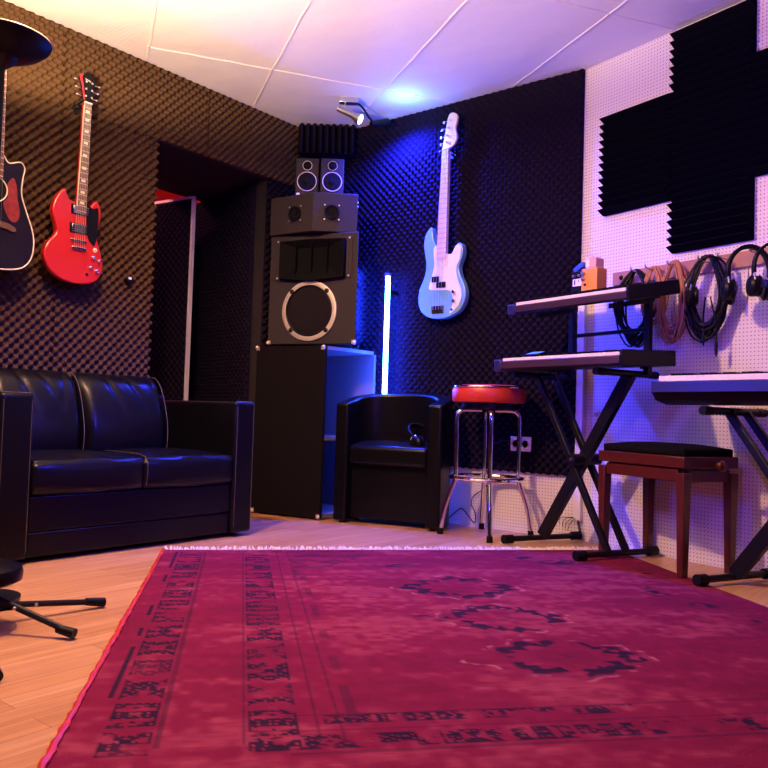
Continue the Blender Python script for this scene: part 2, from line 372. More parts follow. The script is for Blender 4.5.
# ------------------------------------------------------------------ rug
def vnoise(s, t, fs, ft, seed):
    r = np.random.default_rng(seed); G = r.random((int(4*ft)+3, int(4*fs)+3))
    x = s*fs; y = t*ft; i = np.floor(x).astype(int); j = np.floor(y).astype(int); fx = x-i; fy = y-j
    fx = fx*fx*(3-2*fx); fy = fy*fy*(3-2*fy); i %= G.shape[1]-1; j %= G.shape[0]-1
    return (G[j,i]*(1-fx)+G[j,i+1]*fx)*(1-fy)+(G[j+1,i]*(1-fx)+G[j+1,i+1]*fx)*fy
def rug():
    RW, RL = 2.01, 2.26; st = .0055
    ns, nt = int(RW/st), int(RL/st)
    s, t = np.meshgrid(np.linspace(0, RW, ns+1), np.linspace(0, RL, nt+1))
    ss = lambda a, b, x: np.clip((x-a)/(b-a), 0, 1)
    wear = vnoise(s, t, 3, 4, 1)*.40+vnoise(s, t, 7, 22, 2)*.32+vnoise(s, t, 40, 40, 3)*.28
    fine = vnoise(s, t, 30, 150, 4)
    base = np.stack([.158+0*s, .005+0*s, .034+0*s], -1)
    pale = np.array([.36,.065,.10]); dk = np.array([.11,.003,.022]); navy = np.array([.008,.004,.018])
    base += (pale-base)*(ss(.50,.70,wear)*(.25+.75*fine)*.52)[..., None]
    base += (dk-base)*(ss(.46,.28,wear)*.6)[..., None]
    dark = np.zeros_like(s)
    def strip(c, across, along, w, u, gap, seed, lo, hi, al=1.):
        # a row of hooked, mirrored motifs of length u along the strip
        x = np.abs(across-c)/w; cell = np.floor(along/u); ph = along/u-cell
        m = np.abs(ph-.5)*2
        pat = np.sin(x*5.2+np.sin(cell*2.3)*1.2)*np.cos(m*7.5+cell)+.55*np.cos(m*13-x*4)
        r = np.sin(cell*12.9898+seed)*43758.5; r = r-np.floor(r)
        on = (pat > -.34)&(np.sin(x*26+cell)*np.sin(m*17) < .55)&(x < .5)&(m < 1-gap)&(along > lo)&(along < hi)
        edge = (x > .44)&(x < .5)&(m < 1-gap)&(along > lo)&(along < hi)
        return al*(on*(.75+.25*r)+edge*.6)
    brk = ss(.27,.43, vnoise(s, t, 26, 26, 9))
    low = ss(.2,.38, vnoise(s, t, 5, 7, 10))
    D = np.maximum
    dark = D(dark, strip(.112, s, t, .085, .145, .14, 1., .05, 2.0)*brk*(.55+.45*low))
    dark = D(dark, strip(.375, s, t, .090, .150, .14, 3., .11, 2.0)*brk*(.5+.5*low))
    dark = D(dark, strip(1.972, t, s, .060, .135, .10, 5., .34, 1.75)*brk*(.35+.65*low))
    dark = D(dark, .8*strip(1.872, t, s, .042, .09, .0, 8., .47, 1.12)*brk)
    dark = D(dark, .8*strip(.045, t, s, .018, .12, .35, 2., .16, 1.95)*brk)
    dark = D(dark, .8*strip(.048, t, s, .016, .07, .25, 6., .18, 1.6)*brk)
    dark = D(dark, .7*((np.abs(s-.054) < .005)&(vnoise(s, t, 3, 9, 11) > .45)))
    for c in (.168, .318, .455, .50): dark = D(dark, .35*((np.abs(s-c) < .003)&(t > .06)&(t < 1.97)))
    for c in (1.925, 2.02, 1.845): dark = D(dark, .3*((np.abs(t-c) < .003)&(s > .4)))
    dark = D(dark, .30*((np.abs(s-.53) < .010)&(t > .35)&(t < 1.86))*ss(.4,.6,vnoise(s, t, 6, 14, 21)))
    for (cs, ct, rs, rt, sd, a) in ((1.06,.735,.20,.165,1,.85), (1.075,1.15,.185,.155,2,.9), (1.105,1.53,.215,.145,3,1.)):
        x = (s-cs)/rs; y = (t-ct)/rt; rr = np.abs(x)**1.35+np.abs(y)**1.35; th = np.arctan2(y, x)
        rr = rr+.09*np.sin(th*14)+.06*np.sin(th*9+sd)
        ringm = np.exp(-((rr-.84)/.24)**2)
        dark = D(dark, a*ss(.42,.58,ringm)*ss(.20,.36,vnoise(s, t, 12, 12, 30+sd))*ss(.22,.40,vnoise(s, t, 45, 45, 130+sd)))
        out = np.exp(-((rr-1.22)/.05)**2)*ss(.45,.6,vnoise(s, t, 30, 30, 60+sd))
        base += (np.array([.62,.28,.30])-base)*(out*.35*ss(.4,.6,vnoise(s, t, 60, 60, 61)))[..., None]
        dark = D(dark, .35*np.exp(-(x**2+y**2)/.03)*ss(.5,.6,vnoise(s, t, 40, 40, 50+sd)))
    # worn corner spandrels and scattered blots
    tri = ((s-.5)+(t-.1)*.8 < .36)&(s > .5)&(t > .1)
    dark = D(dark, .32*tri*ss(.45,.6,vnoise(s, t, 22, 34, 70)))
    for (cs, ct, rs, rt) in ((1.74,.86,.035,.05), (1.80,1.04,.04,.04), (1.86,1.27,.04,.06), (1.74,.77,.02,.03), (1.62,.30,.10,.05), (1.48,.20,.05,.04), (1.88,.55,.05,.08), (.90,.35,.10,.03), (.86,1.11,.05,.012)):
        dark = D(dark, .75*np.exp(-(((s-cs)/rs)**2+((t-ct)/rt)**2))*ss(.4,.6,vnoise(s, t, 34, 34, 80))*1.2)
    dark = np.clip(dark*1.5, 0, 1)*(.82+.18*fine)
    col = base+(navy-base)*dark[..., None]
    z = .0045+.0008*vnoise(s, t, 4, 4, 99)
    n1 = ns+1
    V = np.stack([s, -t, z], -1).reshape(-1, 3); i = np.arange(nt)[:, None]*n1+np.arange(ns)[None, :]
    F = np.stack([i, i+n1, i+1+n1, i+1], -1).reshape(-1, 4)
    tp = np.arange(n1); rt_ = np.arange(nt+1)*n1+ns; bt_ = nt*n1+np.arange(ns, -1, -1); lf = np.arange(nt, -1, -1)*n1
    rim = np.concatenate([tp, rt_[1:], bt_[1:], lf[1:-1]]); B = V[rim].copy(); B[:, 2] = .001; j = np.arange(len(rim)); j2 = (j+1) % len(rim)
    S = np.stack([rim[j], rim[j2], len(V)+j2, len(V)+j], -1)
    cols = np.concatenate([col.reshape(-1, 3), np.tile([.36,.03,.05], (len(rim), 1))]); V = np.concatenate([V, B]); F = np.concatenate([F, S])
    me = bpy.data.meshes.new('rug_pile'); me.vertices.add(len(V)); me.vertices.foreach_set('co', V.ravel().astype(np.float32))
    me.loops.add(len(F)*4); me.loops.foreach_set('vertex_index', F.ravel().astype(np.int32))
    me.polygons.add(len(F)); me.polygons.foreach_set('loop_start', (np.arange(len(F))*4).astype(np.int32)); me.update(calc_edges=True)
    ca = me.color_attributes.new('Weave', 'FLOAT_COLOR', 'POINT')
    ca.data.foreach_set('color', np.concatenate([cols, np.ones((len(V), 1))], 1).ravel().astype(np.float32)); me.materials.append(M['rug'])
    me.polygons.foreach_set('use_smooth', [True]*len(F))
    r = thing('rug', 'worn magenta-red oriental rug with navy borders and three diamond medallions on the floor', 'rug', (.744,-1.684,0), .848)
    p = bpy.data.objects.new('pile', me); COL.objects.link(p); p.parent = r
    fr = MB()
    for q in range(420):
        x = RW*(q+random.random())/330; L = random.uniform(.024,.055); dx = random.uniform(-.020,.020); h = random.uniform(.003,.014)
        fr.tube([(x,-.004,.006), (x+dx*.5,L*.5,.004+h), (x+dx,L,.003)], [.0028,.0024,.001], 4)
    f = fr.build('fringe', 'fringe', r); f['kind'] = 'stuff'
    bd = MB(); pts = [(-.004+random.uniform(-.002,.002), -.01-i*.018, .007) for i in range(int(RL/.018))]
    bd.tube(pts, [.006+random.uniform(-.001,.004) for _ in pts], 6); bd.build('overcast_edge', 'redvinyl', r)
rug()

# ------------------------------------------------------------------ sofa (its frame looks along -y, then turned to face the room)
def rounded_box(mb, x0, x1, y0, y1, z0, z1, puff=0., nx=10, ny=8, nz=8, lean=0.):
    # box with puffed, pillow-like faces
    def face(f, a, b):
        vs = [f(i/a, j/b) for j in range(b+1) for i in range(a+1)]
        mb.add(vs, [(j*(a+1)+i, j*(a+1)+i+1, (j+1)*(a+1)+i+1, (j+1)*(a+1)+i) for j in range(b) for i in range(a)])
    def P(u, v, w):
        bx = (1-(2*v-1)**4)*(1-(2*w-1)**4); by = (1-(2*u-1)**4)*(1-(2*w-1)**4); bz = (1-(2*u-1)**4)*(1-(2*v-1)**4)
        x = x0+(x1-x0)*u+puff*bx*(2*u-1)*.5; y = y0+(y1-y0)*v+puff*by*(2*v-1); z = z0+(z1-z0)*w+puff*bz*(2*w-1)
        return (x, y+lean*w, z)
    face(lambda a, b: P(a, 0, b), nx, nz); face(lambda a, b: P(a, 1, b), nx, nz)
    face(lambda a, b: P(0, a, b), ny, nz); face(lambda a, b: P(1, a, b), ny, nz)
    face(lambda a, b: P(a, b, 0), nx, ny); face(lambda a, b: P(a, b, 1), nx, ny)
sf = thing('sofa', 'black leather two-seat sofa with tan stitching against the foam wall', 'sofa', (0,-1.745,0), A90)
MB().box(-.478, .488, -.640, -.07, .022, .115).box(-.478, .488, -.643, -.07, .117, .250).build('base', 'leather', sf, bevel=.006)
def arm(x0, x1):
    o = MB().box(x0, x1, -.661, -.06, .02, .635).build('armrest', 'leather', sf, bevel=.016, seg=4)
    st = MB()
    for x in (x0+.012, x1-.012): st.tube([(x, -.6618, .05), (x, -.6622, .610)], .0011, 4)
    st.tube([(x0+.012, -.648, .6358), (x1-.012, -.648, .6358)], .0012, 4)
    st.build('stitching', 'thread', o); return o
arm(.488, .612); arm(-.612, -.482)
for x0, x1 in ((-.480, .0035), (.0045, .486)):
    mb = MB(); rounded_box(mb, x0, x1, -.660, -.17, .254, .386, .020)
    cu = mb.build('seat_cushion', 'leather', sf, bevel=.032, seg=5)
mb = MB(); mb.tube([(.012,-.33,.398),(.012,-.45,.400),(.012,-.60,.397),(.012,-.645,.388),(.012,-.668,.362),(.012,-.674,.32),(.012,-.664,.27)], .0012, 5)
mb.build('seam', 'thread', sf)
def back_cushion(x0, x1, folds):
    nx, k = 40, 44; ctl = [(-.20,.36),(-.30,.355),(-.338,.39),(-.345,.48),(-.325,.575),(-.290,.665),(-.250,.720),(-.205,.742),(-.165,.735),(-.140,.700),(-.135,.60),(-.135,.45),(-.150,.38)]
    pr_ = crom([(0,y,z) for y, z in ctl], 4); n_ = len(pr_); c = Vector((0,-.225,.55)); mb = MB(); vs = []
    for i in range(nx+1):
        t = i/nx; x = x0+(x1-x0)*t; e = min(t, 1-t)*(x1-x0); q = 1-max(0, 1-e/.045)**2*.55*(1 if e < .045 else 0)
        for _, y, z in pr_:
            up = max(0, min(1, (z-.55)/.18)); f = 0
            for fx, sl, am in folds: f += am*math.exp(-((x-fx-sl*(.74-z))/.013)**2)*up*(1.6-up)
            px, py, pz = x, c.y+(y-c.y)*q, c.z+(z-c.z)*(q*.35+.65)
            dy = -.012*math.sin(PI*t) if y < -.25 else 0
            vs.append((px, py+dy+f, pz-f*.5))
    fs = [(i*n_+j, i*n_+(j+1)%n_, (i+1)*n_+(j+1)%n_, (i+1)*n_+j) for i in range(nx) for j in range(n_)]+[tuple(range(n_)), tuple(nx*n_+j for j in range(n_-1,-1,-1))]
    mb.add(vs, fs); o = mb.build('back_cushion', 'leather', sf, angle=60)
    st = MB(); st.tube([(x1-.004, c.y+(y-c.y)*.98, c.z+(z-c.z)*.99) for _, y, z in pr_[6:34]], .0016, 5); st.build('stitching', 'thread', o)
back_cushion(-.478, -.085, [(-.36,.35,.012),(-.26,.5,.010),(-.15,-.2,.006)])
back_cushion(-.083, .350, [(.05,.35,.012),(.16,.55,.013),(.29,.25,.010),(-.04,-.1,.006)])
MB().box(-.478, .488, -.13, -.06, .25, .66).build('backrest_frame', 'leather', sf, bevel=.02, seg=3)

# ------------------------------------------------------------------ guitars
def poly_axis(p0, p1, w0, w1):
    a, b = Vector(p0), Vector(p1); d = (b-a).normalized(); n = Vector((d.y, -d.x))
    return [tuple(a-n*w0/2), tuple(a+n*w0/2), tuple(b+n*w1/2), tuple(b-n*w1/2)]
def hanger(loc, rotz, label, w=.05, z=0):
    q = .036 if rotz else 0
    h = thing('guitar_hanger', label, 'hanger', loc, rotz, 'wall hangers for guitars')
    MB().lathe([(.022,0),(.022,.008)], (0,-.026+q,0), (0,-1,0), 20).build('wall_plate', 'blackm', h)
    MB().tube([(0,-.032+q,0),(0,-.06,-.005)], .006, 8).tube([(-w/2-.006,-.115,.004),(-w/2-.006,-.06,-.004),(0,-.055,-.006),(w/2+.006,-.06,-.004),(w/2+.006,-.115,.004)], .0055, 8).build('yoke', 'blackm', h)
    return h
# red double-cutaway
SGO = [(-.066,.432),(-.050,.397),(-.030,.383),(.050,.368),(.068,.381),(.092,.407),(.112,.390),(.121,.348),(.112,.285),(.107,.236),(.116,.196),(.135,.145),(.142,.098),(.129,.050),(.098,.019),(.053,.004),(-.01,.0),(-.072,.014),(-.122,.046),(-.148,.09),(-.153,.129),(-.136,.172),(-.108,.206),(-.098,.231),(-.105,.264),(-.120,.305),(-.119,.347),(-.097,.400)]
g = thing('electric_guitar', 'glossy red double-horned electric guitar with black pickguard hanging on the brown foam wall', 'guitar', (0,-1.767,1.16), A90)
MB().prism(crom(SGO, 4), -.090, -.054).build('body', 'red', g, bevel=.007, seg=3)
MB().prism(crom([(.048,.372),(.075,.366),(.102,.372),(.106,.296),(.093,.197),(.060,.215),(.046,.272)], 4), -.0925, -.0895).build('pickguard', 'blackp', g)
MB().prism(poly_axis((.014,.36),(.0225,.857),.046,.037), -.092, -.072).build('neck', 'red', g, bevel=.006)
MB().prism(poly_axis((.0135,.335),(.0225,.857),.048,.038), -.0985, -.0918).build('fretboard', 'fb_rose', g)
MB().prism(poly_axis((-.0085,.36),(.005,.857),.003,.003), -.0988, -.0915).build('neck_binding', 'cream', g)
for z in (.38,.43,.485,.545,.605,.665,.72,.775,.815):
    t_ = (z-.335)/.522; c = .0135+.009*t_; MB().box(c-.010, c+.010, -.0992, -.098, z-.006, z+.006).build('fret_inlay', 'cream', g)
MB().box(.003, .043, -.1005, -.090, .855, .861).build('nut', 'white', g)
hd = [(.002,.861),(.042,.861),(.050,.93),(.062,.975),(.040,.992),(.018,1.008),(-.004,.992),(-.026,.975),(-.010,.93)]
h = MB().prism(hd, -.094, -.080).build('headstock', 'blackp', g, bevel=.002)
MB().tube(crom([(.004+.0042*i, -.0946, .968-.0010*i+(.004 if i % 2 else -.003)) for i in range(8)], 4, False), .0007, 4).build('script_mark', 'cream', h)
MB().prism([(-.010,.93),(-.026,.975),(-.004,.992),(-.012,.97),(-.002,.93),(.008,.865),(.002,.861)], -.0955, -.0938).build('headstock_edge', 'red', h)
for i in range(3):
    for sd in (-1, 1):
        x = .0215+sd*.015; z = .885+.034*i; p = MB().cyl((x,-.104,z), (x,-.094,z), .0050, n=10); x2 = .0215+sd*(.044+.006*i)
        p.cyl((x,-.087,z), (x2,-.087,z), .0025, n=8).cyl((x,-.095,z), (x,-.085,z), .003, n=8).ball((x2+sd*.005,-.087,z), .008, .004, .006, n=10).build('tuner', 'chrome', g)
for z, x in ((.345,.0125), (.258,.009)):
    pk = MB().box(x-.038, x+.038, -.098, -.0900, z-.019, z+.019).build('pickup', 'chrome', g, bevel=.002)
    MB().box(x-.046, x+.046, -.0935, -.0898, z-.023, z+.023).build('pickup_ring', 'blackp', pk)
MB().box(-.034, .048, -.099, -.090, .196, .206).build('bridge', 'chrome', g, bevel=.002)
MB().box(-.026, .048, -.101, -.090, .158, .172).build('tailpiece', 'chrome', g, bevel=.003)
for x, z in ((.085,.134),(.116,.122),(.074,.085),(.106,.073)):
    MB().lathe([(.010,0),(.010,.004),(.0075,.012),(.006,.013)], (x,-.0900,z), (0,-1,0), 14).build('control_knob', 'chrome', g)
MB().lathe([(.011,0),(.011,.003),(.004,.004),(.003,.014)], (.096,-.0900,.172), (0,-1,0), 12).build('selector_switch', 'cream', g)
MB().lathe([(.008,0),(.007,.004)], (.058,-.0900,.052), (0,-1,0), 12).build('jack', 'chrome', g)
for i in range(6):
    a = (i-2.5); MB().tube([(.011+a*.0100,-.1015,.165),(.0095+a*.0098,-.1010,.205),(.0225+a*.0058,-.1005,.858)], .0006, 4).build('string', 'steel', g)
hanger((0,-1.7445,2.012), A90, 'black wall hanger holding up the red electric guitar', .052)
# blue bass
BO = [(-.069,.522),(-.062,.489),(-.053,.445),(-.032,.405),(.000,.372),(.038,.355),(.064,.350),(.083,.367),(.097,.399),(.116,.415),(.136,.403),(.144,.373),(.141,.34),(.127,.304),(.121,.272),(.132,.229),(.155,.186),(.168,.144),(.166,.103),(.147,.058),(.114,.027),(.055,.006),(.0,-.001),(-.067,.008),(-.114,.034),(-.142,.074),(-.150,.119),(-.143,.171),(-.121,.221),(-.106,.262),(-.102,.313),(-.111,.366),(-.121,.418),(-.116,.47),(-.095,.508)]
g = thing('bass_guitar', 'pale blue electric bass with white pickguard and maple neck on the blue-lit foam wall', 'guitar', (1.002,0,1.14), 0)
MB().prism(crom(BO, 4), -.100, -.058).build('body', 'blue', g, bevel=.007, seg=3)
PG = [(-.050,.395),(-.028,.410),(.000,.378),(.038,.362),(.072,.358),(.095,.395),(.114,.405),(.131,.391),(.126,.325),(.106,.286),(.113,.22),(.142,.149),(.141,.10),(.113,.052),(.068,.026),(.086,.07),(.086,.12),(.065,.151),(0,.160),(-.062,.165),(-.075,.183),(-.055,.249),(-.043,.308)]
MB().prism(crom(PG, 3), -.1025, -.0995).build('pickguard', 'white', g)
MB().prism(poly_axis((.006,.35),(.0145,.955),.060,.041), -.104, -.080).build('neck', 'maple', g, bevel=.006)
MB().prism(poly_axis((.006,.328),(.0145,.955),.061,.042), -.1095, -.1035).build('fretboard', 'fb_maple', g)
MB().box(-.007, .036, -.1115, -.104, .953, .959).build('nut', 'white', g)
HO = [(-.006,.957),(.035,.957),(.062,.965),(.080,.985),(.087,1.018),(.077,1.065),(.086,1.10),(.088,1.130),(.066,1.152),(.038,1.152),(.022,1.122),(.008,1.044)]
MB().prism(crom(HO, 3), -.106, -.091).build('headstock', 'maple', g, bevel=.002)
for i, (x, z) in enumerate(((.043,1.113),(.033,1.072),(.026,1.028),(.026,.990))):
    p = MB().cyl((x,-.116,z), (x,-.105,z), .0068, n=12).cyl((x,-.090,z), (x-.050,-.090,z+.004), .003, n=8)
    p.cyl((x,-.106,z), (x,-.088,z), .0035, n=8).prism([(x-.062,z-.004),(x-.050,z-.007),(x-.046,z+.001),(x-.050,z+.010),(x-.062,z+.008)], -.092, -.088); p.build('tuner', 'chrome', g)
for x0, x1, z0, z1 in ((-.054,-.004,.205,.238), (-.022,.040,.172,.204)): MB().box(x0, x1, -.112, -.1024, z0, z1).build('pickup', 'blackp', g, bevel=.004)
MB().box(-.050, .030, -.1035, -.0999, .028, .072).box(-.048, -.032, -.110, -.103, .032, .070).box(-.028, -.012, -.110, -.103, .032, .070).box(-.008, .008, -.110, -.103, .032, .070).box(.012, .028, -.110, -.103, .032, .070).build('bridge', 'chrome', g)
for x, z in ((.098,.143),(.100,.092)): MB().lathe([(.011,0),(.010,.014),(.006,.015)], (x,-.1025,z), (0,-1,0), 16).build('control_knob', 'chrome', g)
MB().lathe([(.008,0),(.008,.005),(.004,.006)], (.085,-.1025,.046), (0,-1,0), 12).build('jack', 'chrome', g)
MB().cyl((0,-.079,-.001), (0,-.079,-.014), .005, n=10).build('strap_button', 'chrome', g)
for i in range(4):
    a = i-1.5; MB().tube([(-.010+a*.019,-.1120,.05),(-.010+a*.018,-.1135,.20),(.0145+a*.009,-.1125,.956)], .0011, 4).build('string', 'steel', g)
hanger((1.016,0,2.082), 0, 'black wall hanger holding up the pale blue bass', .056)
# dark acoustic with cream binding, half cut off by the picture's left edge
g = thing('acoustic_guitar', 'dark acoustic guitar with cream binding and red pickguard hanging left of the red guitar', 'guitar', (0,-2.172,1.165), A90)
AO = [(-.045,.487),(0,.492),(.032,.486),(.045,.468),(.062,.460),(.092,.472),(.113,.474),(.126,.452),(.120,.41),(.116,.36),(.122,.32),(.145,.26),(.172,.19),(.182,.13),(.172,.065),(.135,.020),(.07,.002),(0,0),(-.07,.002),(-.135,.020),(-.172,.065),(-.182,.13),(-.170,.19),(-.142,.26),(-.121,.32),(-.117,.37),(-.122,.42),(-.110,.465),(-.08,.485)]
AS = crom(AO, 4)
MB().prism(AS, -.130, -.040).build('body', 'sunburst', g, bevel=.004)
MB().tube([(x,-.1285,z) for x, z in AS], .0034, 6, closed=True).build('binding', 'cream', g)
MB().lathe([(.050,0),(.050,.0015)], (0,-.130,.335), (0,-1,0), 32).build('soundhole', 'rubber', g)
MB().ring((0,-.1312,.335), .054, .003, (0,-1,0), 32, 6).build('rosette', 'cream', g)
MB().prism(crom([(.052,.36),(.075,.40),(.092,.37),(.100,.31),(.112,.255),(.102,.215),(.075,.212),(.050,.245),(.040,.285),(.056,.31)], 3), -.1325, -.1295).build('pickguard', 'tort', g)
MB().prism(crom([(-.085,.165),(-.04,.175),(.04,.175),(.085,.165),(.095,.180),(.05,.200),(-.05,.200),(-.095,.180)], 3), -.140, -.1295).build('bridge', 'rose', g)
MB().prism(poly_axis((0,.47),(0,.86),.054,.043), -.138, -.115).build('neck', 'mahog', g, bevel=.006)
MB().prism(poly_axis((0,.385),(0,.86),.056,.043), -.1430, -.1375).build('fretboard', 'fb_rose', g)
MB().prism([(-.022,.86),(.022,.86),(.034,.90),(.038,1.03),(0,1.045),(-.038,1.03),(-.034,.90)], -.138, -.122).build('headstock', 'sunburst', g, bevel=.002)
for i in range(3):
    for sd in (-1, 1): MB().cyl((sd*.034,-.13,.905+.045*i), (sd*.050,-.13,.905+.045*i), .003, n=8).ball((sd*.056,-.13,.905+.045*i), .007, .004, .009, n=10).build('tuner', 'chrome', g)
for i in range(6):
    a = i-2.5; MB().tube([(a*.0115,-.1405,.19),(a*.0072,-.1455,.862)], .0006, 4).build('string', 'steel', g)
hanger((0,-2.172,2.015), A90, 'black wall hanger holding up the dark acoustic guitar', .056)
# round wall knob right of the red guitar
sw = thing('wall_switch', 'small round dark switch with a white rocker on the foam right of the red guitar', 'switch', (XA+.002,-1.425,1.237), A90)
MB().lathe([(.021,0),(.021,.012),(.017,.016)], (0,-.034,0), (0,-1,0), 20).build('housing', 'blackp', sw)
MB().box(-.010, .006, -.054, -.049, .000, .012).build('rocker', 'white', sw)

# ------------------------------------------------------------------ speaker stack in the corner
def footprint(mb, pts, z0, z1, m=0): return mb.prism(pts, z0, z1, 'xy', m)
def face_frame(a, b):
    """frame of a cabinet face running from a to b (seen left to right); -y looks out"""
    d = Vector((b[0]-a[0], b[1]-a[1])); return ((a[0]+b[0])/2, (a[1]+b[1])/2, 0), math.atan2(d.y, d.x), d.length
sub = thing('bass_bin', 'tall black carpeted speaker cabinet with an open blue-lit side, under the speaker stack', 'speaker cabinet', (.28,-.34,0))
def shift(pts, ox=.28, oy=-.34): return [(x-ox, y-oy) for x, y in pts]
FL, FR, BR, BL = (.05,-.585), (.516,-.504), (.525,-.062), (.060,-.062)
def lerp(a, b, t): return (a[0]+(b[0]-a[0])*t, a[1]+(b[1]-a[1])*t)
t1 = .045
footprint(MB(), shift([FL, FR, lerp(FR,BR,.05), lerp(FL,BL,.05)]), .008, .968).build('front_panel', 'carpet', sub, bevel=.003)
footprint(MB(), shift([lerp(FL,BL,.052), lerp(lerp(FL,BL,.052),lerp(FR,BR,.052),.05), lerp(BL,BR,.05), BL]), .008, .968).build('side_panel', 'carpet', sub)
footprint(MB(), shift([lerp(BL,FL,.045), lerp(BR,FR,.045), BR, BL]), .030, .948).build('back_panel', 'raw', sub)
for nm, z0, z1 in (('bottom_panel',.008,.028), ('top_panel',.948,.968), ('shelf',.44,.458)):
    footprint(MB(), shift([lerp(lerp(FL,BL,.053),lerp(FR,BR,.053),.052), lerp(FR,BR,.053), lerp(BR,FR,.05), lerp(lerp(BL,FL,.05),lerp(BR,FR,.05),.052)]), z0, z1).build(nm, 'raw', sub)
loc, rz, Lf = face_frame(FL, FR)
def corner_guard(par, x, z, sx, sz, r=.022):
    mb = MB(); mb.box(x-(r if sx > 0 else 0), x+(0 if sx > 0 else r), -.004, 0, z-(r if sz > 0 else 0), z+(0 if sz > 0 else r))
    mb.ball((x-sx*.006, -.003, z-sz*.006), .011, n=10); return mb
def on_face(mb, name, mats, par, loc, rz, base, **kw):
    return mb.build(name, mats, par, loc=(loc[0]-base[0], loc[1]-base[1], loc[2]-base[2]), rotz=rz, **kw)
for x, z, sx, sz in ((-Lf/2,.968,-1,1), (Lf/2,.968,1,1), (-Lf/2,.010,-1,-1), (Lf/2,.010,1,-1)):
    on_face(corner_guard(sub, x, z, sx, sz), 'corner_guard', 'alu', sub, loc, rz, (.28,-.34,0))
# PA cabinet
PF = [(.095,-.545), (.635,-.385), (.385,-.12), (.12,-.13)]
pb = (.34,-.33,.97)
pa = thing('pa_speaker', 'large dark loudspeaker with a cream-rimmed woofer and wide horn, on the carpeted cabinet', 'speaker', pb)
footprint(MB(), shift(PF, *pb[:2]), .014, .648).build('cabinet', 'cab', pa, bevel=.004)
loc, rz, Lf = face_frame(PF[0], PF[1]); loc = (loc[0], loc[1], pb[2])
def F(mb, nm, mt, par=pa, **kw): return on_face(mb, nm, mt, par, loc, rz, pb, **kw)
for x, sx in ((-Lf/2,-1), (Lf/2,1)):
    F(corner_guard(pa, x, .014, sx, -1), 'corner_guard', 'alu')
    MB().cyl((0,0,0), (0,0,.014), .02).build('foot', 'rubber', pa, loc=((PF[0] if sx < 0 else PF[1])[0]-pb[0]-sx*.06, (PF[0] if sx < 0 else PF[1])[1]-pb[1]+.07, -.002))
wz, wx = .205, -.012
octo = [(wx+.170*math.cos(a), wz+.175*math.sin(a)) for a in [math.radians(x) for x in (22,35,45,55,68,112,125,135,145,158,202,215,225,235,248,292,305,315,325,338)]]
F(MB().lathe([(.140,.001),(.174,.001),(.174,.010),(.152,.014),(.140,.010)], (wx,0,wz), (0,-1,0), 48, close=True), 'woofer_rim', 'alu')
wf = F(MB().lathe([(.142,.003),(.142,.011),(.12,.015),(.06,.018),(.001,.019)], (wx,0,wz), (0,-1,0), 48), 'woofer_grille', 'grille')
F(MB().ring((wx,-.012,wz), .143, .006, (0,-1,0), 48, 8), 'grille_ring', 'blackp')
for a in (45,135,225,315):
    a = math.radians(a); F(MB().lathe([(.014,0),(.014,.006),(.006,.010)], (wx+.158*math.cos(a),-.008,wz+.158*math.sin(a)), (0,-1,0), 12), 'grille_clamp', 'blackm')
# horn: plate, flaring mouth set into the face, vanes
HZ0, HZ1, HW = .400, .620, .235
F(MB().box(-HW-.012, HW+.012, -.005, 0, HZ0-.012, HZ1+.012), 'horn_plate', 'cab')
mw, tw, zt, zb = .205, .10, HZ1-.012, HZ0+.004
hv = MB()
vs = [(-mw,-.006,zb),(mw,-.006,zb),(mw,-.006,zt),(-mw,-.006,zt), (-tw,-.0062,zb+.055),(tw,-.0062,zb+.055),(tw,-.0062,zt-.045),(-tw,-.0062,zt-.045)]
# projecting mouth: lips stand 3 cm proud of the plate and fall back to the throat
lip = [(-mw,-.030,zb-.012),(0,-.040,zb-.030),(mw,-.030,zb-.012),(mw,-.030,zt),(0,-.034,zt+.006),(-mw,-.030,zt)]
thr = [(-tw,-.007,zb+.05),(0,-.007,zb+.05),(tw,-.007,zb+.05),(tw,-.007,zt-.04),(0,-.007,zt-.04),(-tw,-.007,zt-.04)]
bk = [(x*1.03,-.004,z) for x, y, z in lip]
hv.add(lip+thr, [(i,(i+1)%6,6+(i+1)%6,6+i) for i in range(6)]+[(6,7,8,9,10,11)]); hv.add(lip+bk, [(i,6+i,6+(i+1)%6,(i+1)%6) for i in range(6)])
F(hv, 'horn', 'hornm', angle=20)
for x in (-.10, 0, .10): F(MB().box(x-.0025, x+.0025, -.030, -.008, zb+.012, zt-.012), 'horn_vane', 'hornm')
for x in (-1, 1):
    for z in (HZ0, HZ1-.006): F(MB().lathe([(.006,0),(.005,.004)], (x*(HW-.006),-.005,z), (0,-1,0), 10), 'screw', 'alu')
# tweeter box with two angled faces
hb = (.34,-.36,1.622)
TA, TR, TB = (.092,-.555), (.403,-.520), (.592,-.350)
hc = thing('tweeter_cabinet', 'dark tweeter box with two angled faces sitting on the large loudspeaker', 'speaker', hb)
footprint(MB(), shift([TA, TR, TB, (.37,-.13), (.12,-.14)], *hb[:2]), 0, .222).build('cabinet', 'cab', hc, bevel=.004)
for (a, b, tt) in ((TA,TR,.60), (TR,TB,.42)):
    l2, r2, L2 = face_frame(a, b); p = lerp(a, b, tt); l2 = (p[0], p[1], hb[2])
    def G(mb, nm, mt, par=hc): return on_face(mb, nm, mt, par, l2, r2, hb)
    G(MB().box(-.048, .048, -.004, 0, .062, .158), 'tweeter_plate', 'cab')
    G(MB().lathe([(.043,.004),(.043,.013),(.036,.014),(.030,.006),(.012,.004),(.010,.009),(.001,.011)], (0,0,.110), (0,-1,0), 28), 'tweeter', 'cone')
    for sx in (-1,1):
        for sz in (-1,1): G(MB().lathe([(.0045,0),(.004,.003)], (sx*.041,-.004,.110+sz*.041), (0,-1,0), 8), 'screw', 'alu')
